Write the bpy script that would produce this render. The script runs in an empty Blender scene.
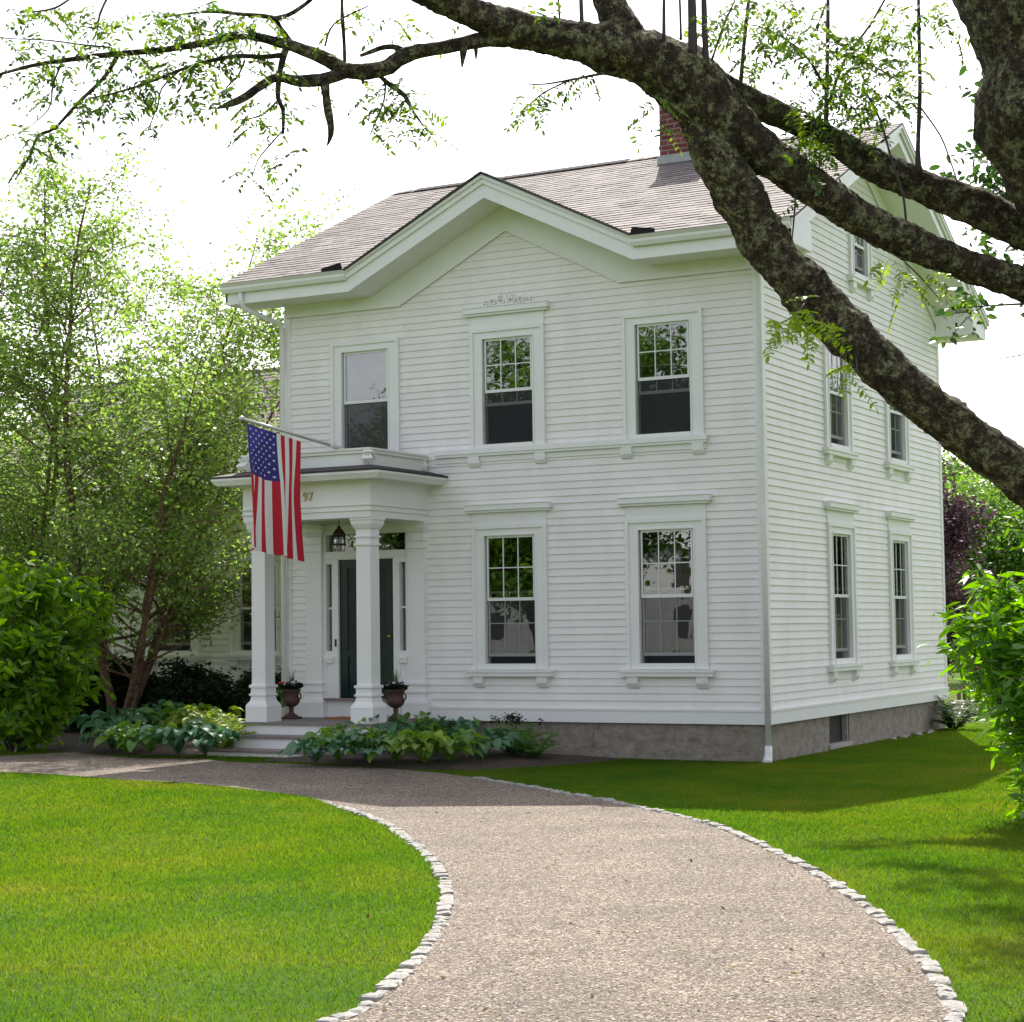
import bpy, math, random
import numpy as np
from mathutils import Vector, Matrix, noise
from mathutils.geometry import delaunay_2d_cdt
R = math.radians
rng = np.random.default_rng(7); random.seed(7)
S = bpy.context.scene; COL = S.collection

# ------------------------------------------------------------------ camera
CP = Vector((8.0191, -21.3565, 1.6500)); FPX = 1887.34
CR = Vector((0.880782, 0.4733506, -0.0127392)); CU = Vector((0.0402858, -0.0481016, 0.9980297)); CF = Vector((-0.4718052, 0.8795598, 0.0614363))
cam = bpy.data.objects.new('camera', bpy.data.cameras.new('camera')); COL.objects.link(cam)
cam.matrix_world = Matrix(((CR.x, CU.x, -CF.x, CP.x), (CR.y, CU.y, -CF.y, CP.y), (CR.z, CU.z, -CF.z, CP.z), (0, 0, 0, 1)))
cam.data.sensor_width = 36; cam.data.sensor_fit = 'HORIZONTAL'; cam.data.lens = FPX/1024*36; cam.data.clip_end = 2000
S.camera = cam
# ------------------------------------------------------------------ sky, sun, exposure
sundir = Vector((-0.29, 0.78, 1.0)).normalized()
elev = math.asin(sundir.z); az = math.atan2(sundir.x, sundir.y)
W = bpy.data.worlds.new('World'); S.world = W; W.use_nodes = True
nt = W.node_tree; bg = nt.nodes['Background']
sky = nt.nodes.new('ShaderNodeTexSky'); sky.sky_type = 'NISHITA'; sky.sun_disc = False
sky.sun_elevation = elev; sky.sun_rotation = az; sky.dust_density = 2.5; sky.air_density = 1.0; sky.ozone_density = 1.0
hs = nt.nodes.new('ShaderNodeHueSaturation'); hs.inputs['Saturation'].default_value = 0.40; hs.inputs['Value'].default_value = 1.5
nt.links.new(sky.outputs[0], hs.inputs['Color']); tn = nt.nodes.new('ShaderNodeMixRGB'); tn.blend_type = 'MULTIPLY'; tn.inputs[0].default_value = 1; tn.inputs[2].default_value = (1.025, 0.975, 1.0, 1); nt.links.new(hs.outputs[0], tn.inputs[1]); nt.links.new(tn.outputs[0], bg.inputs[0]); bg.inputs[1].default_value = 0.125
sl = bpy.data.lights.new('sun', 'SUN'); sl.energy = 4.9; sl.angle = R(0.55); sl.color = (1.0, 0.95, 0.86)
sun = bpy.data.objects.new('sun', sl); COL.objects.link(sun); sun.rotation_euler = sundir.to_track_quat('Z', 'Y').to_euler(); sun.location = (-20, 40, 50)
S.view_settings.view_transform = 'Standard'; S.view_settings.look = 'None'; S.view_settings.gamma = 1; S.view_settings.exposure = 0.80
S.cycles.max_bounces = 10; S.cycles.transparent_max_bounces = 16; S.cycles.diffuse_bounces = 5
S.cycles.use_denoising = True

def dp(u, v, d): return CP + (CR*(u-512) - CU*(v-511))*(d/FPX) + CF*d
def hgt(x, y):
    t = min(1, max(0, (-x-1.5)/3.5)); return 0.085*t*t*(3-2*t)
def hgt_np(x, y):
    t = np.clip((-x-1.5)/3.5, 0, 1); return 0.085*t*t*(3-2*t)
def gp(u, v):
    d = CR*(u-512) - CU*(v-511) + CF*FPX; z = 0
    for _ in range(6):
        t = (z-CP.z)/d.z; p = CP + d*t; z = hgt(p.x, p.y)
    return p

# ------------------------------------------------------------------ materials
def mat(name):
    m = bpy.data.materials.new(name); m.use_nodes = True
    return m, m.node_tree.nodes, m.node_tree.links, m.node_tree.nodes['Principled BSDF']
def simple(name, col, rough=0.6, metal=0, spec=0.5, nscale=6, namt=0.12, bump=0.0, bscale=60, rnd=0.0, stretch=None, trans=0.0):
    """base colour times low frequency noise and the per-piece 'rnd' value"""
    m, N, L, b = mat(name)
    tc = N.new('ShaderNodeTexCoord'); src = tc.outputs['Object']
    if stretch:
        mp = N.new('ShaderNodeMapping'); mp.inputs['Scale'].default_value = stretch; L.new(src, mp.inputs[0]); src = mp.outputs[0]
    n = N.new('ShaderNodeTexNoise'); n.inputs['Scale'].default_value = nscale; n.inputs['Detail'].default_value = 8; n.inputs['Roughness'].default_value = 0.65
    L.new(src, n.inputs['Vector'])
    mr = N.new('ShaderNodeMapRange'); mr.inputs['From Min'].default_value = 0.3; mr.inputs['From Max'].default_value = 0.7
    mr.inputs['To Min'].default_value = 1-namt; mr.inputs['To Max'].default_value = 1+namt; L.new(n.outputs[0], mr.inputs[0])
    v = mr.outputs[0]
    if rnd:
        at = N.new('ShaderNodeAttribute'); at.attribute_name = 'rnd'
        m2 = N.new('ShaderNodeMapRange'); m2.inputs['To Min'].default_value = 1-rnd; m2.inputs['To Max'].default_value = 1+rnd; L.new(at.outputs['Fac'], m2.inputs[0])
        mm = N.new('ShaderNodeMath'); mm.operation = 'MULTIPLY'; L.new(v, mm.inputs[0]); L.new(m2.outputs[0], mm.inputs[1]); v = mm.outputs[0]
    vm = N.new('ShaderNodeVectorMath'); vm.operation = 'SCALE'; vm.inputs[0].default_value = col; L.new(v, vm.inputs['Scale'])
    L.new(vm.outputs[0], b.inputs['Base Color'])
    b.inputs['Roughness'].default_value = rough; b.inputs['Metallic'].default_value = metal; b.inputs['Specular IOR Level'].default_value = spec
    if bump:
        n2 = N.new('ShaderNodeTexNoise'); n2.inputs['Scale'].default_value = bscale; n2.inputs['Detail'].default_value = 5; L.new(src, n2.inputs['Vector'])
        bp = N.new('ShaderNodeBump'); bp.inputs['Strength'].default_value = bump; bp.inputs['Distance'].default_value = 0.01; L.new(n2.outputs[0], bp.inputs['Height']); L.new(bp.outputs[0], b.inputs['Normal'])
    return m
def leafmat(name, c0, c1, trans=0.45, rough=0.45, spec=0.5, tcol=None):
    m, N, L, b = mat(name)
    at = N.new('ShaderNodeAttribute'); at.attribute_name = 'rnd'
    cr = N.new('ShaderNodeValToRGB'); cr.color_ramp.elements[0].color = (*c0, 1); cr.color_ramp.elements[1].color = (*c1, 1); L.new(at.outputs['Fac'], cr.inputs[0])
    L.new(cr.outputs[0], b.inputs['Base Color']); b.inputs['Roughness'].default_value = rough; b.inputs['Specular IOR Level'].default_value = spec
    t = N.new('ShaderNodeBsdfTranslucent'); hs = N.new('ShaderNodeHueSaturation'); hs.inputs['Saturation'].default_value = 1.1; hs.inputs['Value'].default_value = 2.2; hs.inputs['Hue'].default_value = 0.485
    L.new(cr.outputs[0], hs.inputs['Color']); L.new(hs.outputs[0], t.inputs[0])
    mx = N.new('ShaderNodeMixShader'); mx.inputs[0].default_value = trans; L.new(b.outputs[0], mx.inputs[1]); L.new(t.outputs[0], mx.inputs[2])
    L.new(mx.outputs[0], N['Material Output'].inputs['Surface']); return m
def glassmat(name, ior, tint=(1, 1, 1), wob=0.0):
    m, N, L, b = mat(name); N.remove(b)
    tr = N.new('ShaderNodeBsdfTransparent'); tr.inputs[0].default_value = (*tint, 1); gl = N.new('ShaderNodeBsdfGlossy'); gl.inputs['Roughness'].default_value = 0.0
    fr = N.new('ShaderNodeFresnel'); fr.inputs['IOR'].default_value = ior
    mx = N.new('ShaderNodeMixShader'); L.new(fr.outputs[0], mx.inputs[0]); L.new(tr.outputs[0], mx.inputs[1]); L.new(gl.outputs[0], mx.inputs[2])
    if wob:
        tc = N.new('ShaderNodeTexCoord'); n = N.new('ShaderNodeTexNoise'); n.inputs['Scale'].default_value = 5; n.inputs['Detail'].default_value = 1; L.new(tc.outputs['Object'], n.inputs['Vector'])
        bp = N.new('ShaderNodeBump'); bp.inputs['Strength'].default_value = wob; bp.inputs['Distance'].default_value = 0.01; L.new(n.outputs[0], bp.inputs['Height']); L.new(bp.outputs[0], gl.inputs['Normal'])
    L.new(mx.outputs[0], N['Material Output'].inputs['Surface']); return m
def screenmat(name, op=0.55):
    m, N, L, b = mat(name); b.inputs['Base Color'].default_value = (0.03, 0.032, 0.035, 1); b.inputs['Roughness'].default_value = 0.8
    tr = N.new('ShaderNodeBsdfTransparent'); mx = N.new('ShaderNodeMixShader'); mx.inputs[0].default_value = op
    L.new(tr.outputs[0], mx.inputs[1]); L.new(b.outputs[0], mx.inputs[2]); L.new(mx.outputs[0], N['Material Output'].inputs['Surface']); return m

M = {}
M['paint'] = simple('white_paint', (0.83, 0.81, 0.785), 0.55, nscale=1.6, namt=0.055, bump=0.2, bscale=30, rnd=0.02, stretch=(1.6, 1.6, .5))
M['trim'] = simple('white_trim_paint', (0.82, 0.82, 0.80), 0.45, nscale=2.0, namt=0.03, bump=0.05, bscale=30)
M['sash'] = simple('white_sash_paint', (0.76, 0.77, 0.75), 0.4, namt=0.03)
M['glass'] = glassmat('window_glass', 3.1, (0.97, 0.98, 0.97), 0.045)
M['screen'] = screenmat('insect_screen', 0.62)
M['screenlight'] = screenmat('fine_insect_screen', 0.40)
M['greywall'] = simple('pale_grey_siding', (0.36, 0.37, 0.38), .8)
M['blind'] = simple('cotton_blind', (0.95, 0.95, 0.95), 0.9, nscale=8, namt=0.1)
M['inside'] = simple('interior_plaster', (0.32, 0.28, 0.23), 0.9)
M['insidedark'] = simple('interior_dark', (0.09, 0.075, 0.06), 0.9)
M['door'] = simple('dark_green_paint', (0.004, 0.02, 0.018), 0.3, namt=0.1)
M['doorscreen'] = simple('door_screen_mesh', (0.012, 0.012, 0.014), 0.55, namt=0.2)
M['brass'] = simple('brass', (0.55, 0.38, 0.12), 0.35, metal=1)
M['brownmetal'] = simple('dark_bronze_metal', (0.05, 0.035, 0.03), 0.5, metal=0.6)
M['gutterwhite'] = simple('white_gutter', (0.78, 0.78, 0.76), 0.35, nscale=1.0, namt=0.06)
M['membrane'] = simple('dark_roof_edge', (0.035, 0.03, 0.032), 0.7)
M['deck'] = simple('weathered_grey_boards', (0.23, 0.20, 0.185), 0.75, nscale=5, namt=0.2, stretch=(1, 12, 1))
M['lead'] = simple('grey_lead_flashing', (0.33, 0.36, 0.36), 0.5, namt=0.15)
M['ventdark'] = simple('dark_ridge_vent', (0.022, 0.019, 0.020), 0.9, spec=0.2)
M['gold'] = simple('gilt_numeral', (0.42, 0.32, 0.15), 0.45, metal=0.3)
M['iron'] = simple('rusty_brown_iron', (0.075, 0.035, 0.028), 0.6, nscale=20, namt=0.35, bump=0.3, bscale=80)
M['coir'] = simple('coir_mat', (0.35, 0.15, 0.06), 0.95, bump=0.5, bscale=300)
M['alu'] = simple('pale_metal_pole', (0.62, 0.62, 0.60), 0.35, metal=0.4)
M['soil'] = simple('dark_mulch', (0.05, 0.035, 0.025), 0.95, nscale=18, namt=0.5, bump=1.0, bscale=60)
M['wood'] = simple('brown_stained_wood', (0.10, 0.055, 0.045), 0.6, namt=0.2, stretch=(1, 8, 1))
M['stone'] = simple('grey_field_stone', (0.36, 0.34, 0.31), 0.85, nscale=9, namt=0.3, bump=0.5, bscale=30)

def concrete():
    m, N, L, b = mat('rough_granite_foundation')
    tc = N.new('ShaderNodeTexCoord'); mp = N.new('ShaderNodeMapping'); mp.inputs['Scale'].default_value = (1, 1, 1.6); L.new(tc.outputs['Object'], mp.inputs[0])
    n = N.new('ShaderNodeTexNoise'); n.inputs['Scale'].default_value = 6; n.inputs['Detail'].default_value = 15; n.inputs['Roughness'].default_value = 0.88; L.new(mp.outputs[0], n.inputs[0])
    cr = N.new('ShaderNodeValToRGB'); e = cr.color_ramp.elements; e[0].position = 0.38; e[0].color = (0.15, 0.132, 0.105, 1); e[1].position = 0.72; e[1].color = (0.52, 0.46, 0.375, 1); L.new(n.outputs[0], cr.inputs[0])
    L.new(cr.outputs[0], b.inputs['Base Color']); b.inputs['Roughness'].default_value = 0.9
    bp = N.new('ShaderNodeBump'); bp.inputs['Strength'].default_value = 0.7; bp.inputs['Distance'].default_value = 0.03; L.new(n.outputs[0], bp.inputs['Height']); L.new(bp.outputs[0], b.inputs['Normal']); return m
M['foundation'] = concrete()
def shingle():
    m, N, L, b = mat('asphalt_shingle'); at = N.new('ShaderNodeAttribute'); at.attribute_name = 'rnd'
    cr = N.new('ShaderNodeValToRGB'); cr.color_ramp.interpolation = 'LINEAR'; e = cr.color_ramp.elements
    e[0].color = (0.142, 0.120, 0.109, 1); e[1].color = (0.295, 0.256, 0.238, 1); k = e.new(0.5); k.color = (0.212, 0.181, 0.167, 1); L.new(at.outputs['Fac'], cr.inputs[0])
    tc = N.new('ShaderNodeTexCoord'); n = N.new('ShaderNodeTexNoise'); n.inputs['Scale'].default_value = 0.7; n.inputs['Detail'].default_value = 10; n.inputs['Roughness'].default_value = 0.7; L.new(tc.outputs['Object'], n.inputs[0])
    n2 = N.new('ShaderNodeTexNoise'); n2.inputs['Scale'].default_value = 160; L.new(tc.outputs['Object'], n2.inputs[0])
    ad = N.new('ShaderNodeMath'); ad.operation = 'ADD'; L.new(n.outputs[0], ad.inputs[0]); L.new(n2.outputs[0], ad.inputs[1])
    mr = N.new('ShaderNodeMapRange'); mr.inputs['From Min'].default_value = 0.6; mr.inputs['From Max'].default_value = 1.4; mr.inputs['To Min'].default_value = 0.47; mr.inputs['To Max'].default_value = 0.88; L.new(ad.outputs[0], mr.inputs[0])
    vm = N.new('ShaderNodeVectorMath'); vm.operation = 'SCALE'; L.new(cr.outputs[0], vm.inputs[0]); L.new(mr.outputs[0], vm.inputs['Scale']); L.new(vm.outputs[0], b.inputs['Base Color'])
    b.inputs['Roughness'].default_value = 0.85; return m
M['shingle'] = shingle()
def brick():
    m, N, L, b = mat('red_brick'); tc = N.new('ShaderNodeTexCoord'); sp = N.new('ShaderNodeSeparateXYZ'); L.new(tc.outputs['Object'], sp.inputs[0])
    ad = N.new('ShaderNodeMath'); L.new(sp.outputs[0], ad.inputs[0]); L.new(sp.outputs[1], ad.inputs[1]); cb = N.new('ShaderNodeCombineXYZ'); L.new(ad.outputs[0], cb.inputs[0]); L.new(sp.outputs[2], cb.inputs[1])
    br = N.new('ShaderNodeTexBrick'); br.inputs['Scale'].default_value = 1.0; br.inputs['Brick Width'].default_value = 0.21; br.inputs['Row Height'].default_value = 0.075; br.inputs['Mortar Size'].default_value = 0.008
    br.inputs['Color1'].default_value = (0.11, 0.025, 0.022, 1); br.inputs['Color2'].default_value = (0.19, 0.05, 0.042, 1); br.inputs['Mortar'].default_value = (0.24, 0.21, 0.20, 1); L.new(cb.outputs[0], br.inputs[0])
    L.new(br.outputs[0], b.inputs['Base Color']); b.inputs['Roughness'].default_value = 0.9
    bp = N.new('ShaderNodeBump'); bp.invert = True; bp.inputs['Strength'].default_value = 0.6; bp.inputs['Distance'].default_value = 0.01; L.new(br.outputs['Fac'], bp.inputs['Height']); L.new(bp.outputs[0], b.inputs['Normal']); return m
M['brick'] = brick()
def bark(name, dark, light, lichen, lich_amt=0.55):
    m, N, L, b = mat(name); tc = N.new('ShaderNodeTexCoord'); g = tc.outputs['Object']
    n1 = N.new('ShaderNodeTexNoise'); n1.inputs['Scale'].default_value = 30; n1.inputs['Detail'].default_value = 10; n1.inputs['Roughness'].default_value = 0.7; L.new(g, n1.inputs[0])
    cr = N.new('ShaderNodeValToRGB'); e = cr.color_ramp.elements; e[0].position = 0.38; e[0].color = (*dark, 1); e[1].position = 0.68; e[1].color = (*light, 1); L.new(n1.outputs[0], cr.inputs[0])
    n2 = N.new('ShaderNodeTexNoise'); n2.inputs['Scale'].default_value = 13; n2.inputs['Detail'].default_value = 12; n2.inputs['Roughness'].default_value = 0.85; L.new(g, n2.inputs[0])
    c2 = N.new('ShaderNodeValToRGB'); e = c2.color_ramp.elements; e[0].position = lich_amt; e[0].color = (0, 0, 0, 1); e[1].position = lich_amt+0.05; e[1].color = (1, 1, 1, 1); L.new(n2.outputs[0], c2.inputs[0])
    n3 = N.new('ShaderNodeTexNoise'); n3.inputs['Scale'].default_value = 45; n3.inputs['Detail'].default_value = 4; L.new(g, n3.inputs[0])
    c3 = N.new('ShaderNodeValToRGB'); e = c3.color_ramp.elements; e[0].position = 0.4; e[0].color = (lichen[0]*.45, lichen[1]*.45, lichen[2]*.4, 1); e[1].position = 0.62; e[1].color = (*lichen, 1); L.new(n3.outputs[0], c3.inputs[0])
    mx = N.new('ShaderNodeMixRGB'); L.new(c2.outputs[0], mx.inputs[0]); L.new(cr.outputs[0], mx.inputs[1]); L.new(c3.outputs[0], mx.inputs[2]); L.new(mx.outputs[0], b.inputs['Base Color'])
    b.inputs['Roughness'].default_value = 0.95; b.inputs['Specular IOR Level'].default_value = 0.2
    ad = N.new('ShaderNodeMath'); L.new(n1.outputs[0], ad.inputs[0]); L.new(n3.outputs[0], ad.inputs[1])
    bp = N.new('ShaderNodeBump'); bp.inputs['Strength'].default_value = 1.0; bp.inputs['Distance'].default_value = 0.03; L.new(ad.outputs[0], bp.inputs['Height']); L.new(bp.outputs[0], b.inputs['Normal']); return m
M['bark'] = bark('lichened_bark', (0.013, 0.010, 0.008), (0.095, 0.072, 0.050), (0.31, 0.30, 0.18), 0.505)
M['birchbark'] = bark('tan_birch_bark', (0.10, 0.06, 0.04), (0.36, 0.24, 0.16), (0.42, 0.34, 0.26), 0.6)
M['twig'] = simple('grey_brown_twig', (0.06, 0.045, 0.045), 0.8)
M['locustleaf'] = leafmat('locust_leaf', (0.02, 0.055, 0.012), (0.17, 0.28, 0.018), 0.46)
M['birchleaf'] = leafmat('birch_leaf', (0.07, 0.14, 0.03), (0.20, 0.31, 0.07), 0.56, rough=0.42, spec=0.6)
M['shrubleaf'] = leafmat('bright_shrub_leaf', (0.07, 0.165, 0.016), (0.18, 0.34, 0.026), 0.55, rough=0.38)
M['shrubleaf2'] = leafmat('narrow_shrub_leaf', (0.06, 0.16, 0.016), (0.14, 0.32, 0.025), 0.5, rough=0.33)
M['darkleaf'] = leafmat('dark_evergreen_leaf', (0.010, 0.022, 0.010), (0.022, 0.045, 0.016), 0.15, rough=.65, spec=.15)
M['darktree'] = leafmat('dark_tree_leaf', (0.015, 0.045, 0.012), (0.045, 0.105, 0.018), 0.38)
M['purpleleaf'] = leafmat('purple_leaf', (0.03, 0.016, 0.024), (0.085, 0.045, 0.06), 0.25, rough=.6, spec=.2)
M['treeleaf'] = leafmat('broad_tree_leaf', (0.045, 0.11, 0.016), (0.12, 0.24, 0.035), 0.45)
M['hostablue'] = leafmat('blue_green_hosta_leaf', (0.045, 0.13, 0.06), (0.08, 0.20, 0.09), 0.2, rough=0.45)
M['hostagreen'] = leafmat('green_hosta_leaf', (0.07, 0.17, 0.022), (0.16, 0.31, 0.04), 0.3, rough=0.45)
M['hostayellow'] = leafmat('yellow_green_hosta_leaf', (0.12, 0.21, 0.025), (0.28, 0.38, 0.06), 0.35, rough=0.5)
M['fern'] = leafmat('fern_frond', (0.05, 0.13, 0.02), (0.10, 0.22, 0.03), 0.4)
M['flower_red'] = simple('red_petal', (0.55, 0.02, 0.04), 0.6)
M['flower_white'] = simple('white_petal', (0.75, 0.75, 0.70), 0.6)
M['flower_purple'] = simple('purple_petal', (0.10, 0.05, 0.16), 0.6)

def grassground():
    m, N, L, b = mat('lawn_turf'); tc = N.new('ShaderNodeTexCoord'); g = tc.outputs['Object']
    n = N.new('ShaderNodeTexNoise'); n.inputs['Scale'].default_value = 0.45; n.inputs['Detail'].default_value = 6; n.inputs['Roughness'].default_value = 0.6; L.new(g, n.inputs[0])
    cr = N.new('ShaderNodeValToRGB'); e = cr.color_ramp.elements; e[0].position = 0.35; e[0].color = (0.04, 0.085, 0.008, 1); e[1].position = 0.68; e[1].color = (0.13, 0.15, 0.02, 1); k = e.new(0.52); k.color = (0.07, 0.12, 0.010, 1); L.new(n.outputs[0], cr.inputs[0])
    L.new(cr.outputs[0], b.inputs['Base Color']); b.inputs['Roughness'].default_value = 0.95; b.inputs['Specular IOR Level'].default_value = 0.1
    n2 = N.new('ShaderNodeTexNoise'); n2.inputs['Scale'].default_value = 60; n2.inputs['Detail'].default_value = 4; L.new(g, n2.inputs[0])
    bp = N.new('ShaderNodeBump'); bp.inputs['Strength'].default_value = 0.8; bp.inputs['Distance'].default_value = 0.03; L.new(n2.outputs[0], bp.inputs['Height']); L.new(bp.outputs[0], b.inputs['Normal']); return m
M['turf'] = grassground()
def grassblade():
    m, N, L, b = mat('grass_blade'); tc = N.new('ShaderNodeTexCoord')
    n = N.new('ShaderNodeTexNoise'); n.inputs['Scale'].default_value = 0.55; n.inputs['Detail'].default_value = 9; n.inputs['Roughness'].default_value = 0.72; L.new(tc.outputs['Object'], n.inputs[0])
    at = N.new('ShaderNodeAttribute'); at.attribute_name = 'rnd'
    mm = N.new('ShaderNodeMath'); mm.operation = 'MULTIPLY_ADD'; mm.inputs[1].default_value = 0.17; L.new(at.outputs['Fac'], mm.inputs[0]); L.new(n.outputs[0], mm.inputs[2])
    cr = N.new('ShaderNodeValToRGB'); e = cr.color_ramp.elements; e[0].position = 0.36; e[0].color = (0.028, 0.084, 0.002, 1); e[1].position = 0.85; e[1].color = (0.155, 0.133, 0.018, 1)
    k = e.new(0.53); k.color = (0.055, 0.121, 0.0025, 1); k = e.new(0.69); k.color = (0.098, 0.142, 0.004, 1); L.new(mm.outputs[0], cr.inputs[0]); L.new(cr.outputs[0], b.inputs['Base Color']); b.inputs['Roughness'].default_value = 0.55; b.inputs['Specular IOR Level'].default_value = 0.3
    t = N.new('ShaderNodeBsdfTranslucent'); hs = N.new('ShaderNodeHueSaturation'); hs.inputs['Value'].default_value = 2.1; L.new(cr.outputs[0], hs.inputs['Color']); L.new(hs.outputs[0], t.inputs[0])
    mx = N.new('ShaderNodeMixShader'); mx.inputs[0].default_value = 0.55; L.new(b.outputs[0], mx.inputs[1]); L.new(t.outputs[0], mx.inputs[2]); L.new(mx.outputs[0], N['Material Output'].inputs['Surface']); return m
M['blade'] = grassblade()
def gravel():
    m, N, L, b = mat('pinkish_pea_gravel'); tc = N.new('ShaderNodeTexCoord'); g = tc.outputs['Object']
    v = N.new('ShaderNodeTexVoronoi'); v.inputs['Scale'].default_value = 85; L.new(g, v.inputs['Vector'])
    sp = N.new('ShaderNodeSeparateColor'); L.new(v.outputs['Color'], sp.inputs[0])
    cr = N.new('ShaderNodeValToRGB'); e = cr.color_ramp.elements; e[0].position = 0.0; e[0].color = (0.030, 0.026, 0.022, 1); e[1].position = 1.0; e[1].color = (0.44, 0.385, 0.31, 1)
    for p_, c_ in ((0.2, (0.090, 0.067, 0.048)), (0.5, (0.145, 0.106, 0.074)), (0.75, (0.20, 0.155, 0.112))): k = e.new(p_); k.color = (*c_, 1)
    L.new(sp.outputs[0], cr.inputs[0])
    n = N.new('ShaderNodeTexNoise'); n.inputs['Scale'].default_value = 1.1; n.inputs['Detail'].default_value = 10; n.inputs['Roughness'].default_value = 0.68; L.new(g, n.inputs[0])
    mr = N.new('ShaderNodeMapRange'); mr.inputs['From Min'].default_value = 0.3; mr.inputs['From Max'].default_value = 0.7; mr.inputs['To Min'].default_value = 0.68; mr.inputs['To Max'].default_value = 1.25; L.new(n.outputs[0], mr.inputs[0])
    vm = N.new('ShaderNodeVectorMath'); vm.operation = 'SCALE'; L.new(cr.outputs[0], vm.inputs[0]); L.new(mr.outputs[0], vm.inputs['Scale']); L.new(vm.outputs[0], b.inputs['Base Color']); b.inputs['Roughness'].default_value = 0.85
    bp = N.new('ShaderNodeBump'); bp.invert = True; bp.inputs['Strength'].default_value = 1.0; bp.inputs['Distance'].default_value = 0.012; L.new(v.outputs['Distance'], bp.inputs['Height']); L.new(bp.outputs[0], b.inputs['Normal']); return m
M['gravel'] = gravel()
def pebble(name, cols):
    m, N, L, b = mat(name); at = N.new('ShaderNodeAttribute'); at.attribute_name = 'rnd'; cr = N.new('ShaderNodeValToRGB'); e = cr.color_ramp.elements
    e[0].color = (*cols[0], 1); e[1].color = (*cols[-1], 1)
    for i, c in enumerate(cols[1:-1]): k = e.new((i+1)/(len(cols)-1)); k.color = (*c, 1)
    L.new(at.outputs['Fac'], cr.inputs[0]); L.new(cr.outputs[0], b.inputs['Base Color']); b.inputs['Roughness'].default_value = 0.8; return m
M['pebble'] = pebble('loose_pebble', [(0.03, 0.026, 0.022), (0.11, 0.076, 0.055), (0.18, 0.135, 0.098), (0.23, 0.19, 0.145), (0.38, 0.345, 0.30)])
M['cobble'] = simple('pale_granite_cobble', (0.27, 0.262, 0.24), 0.9, nscale=25, namt=0.4, bump=0.6, bscale=60)

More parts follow.
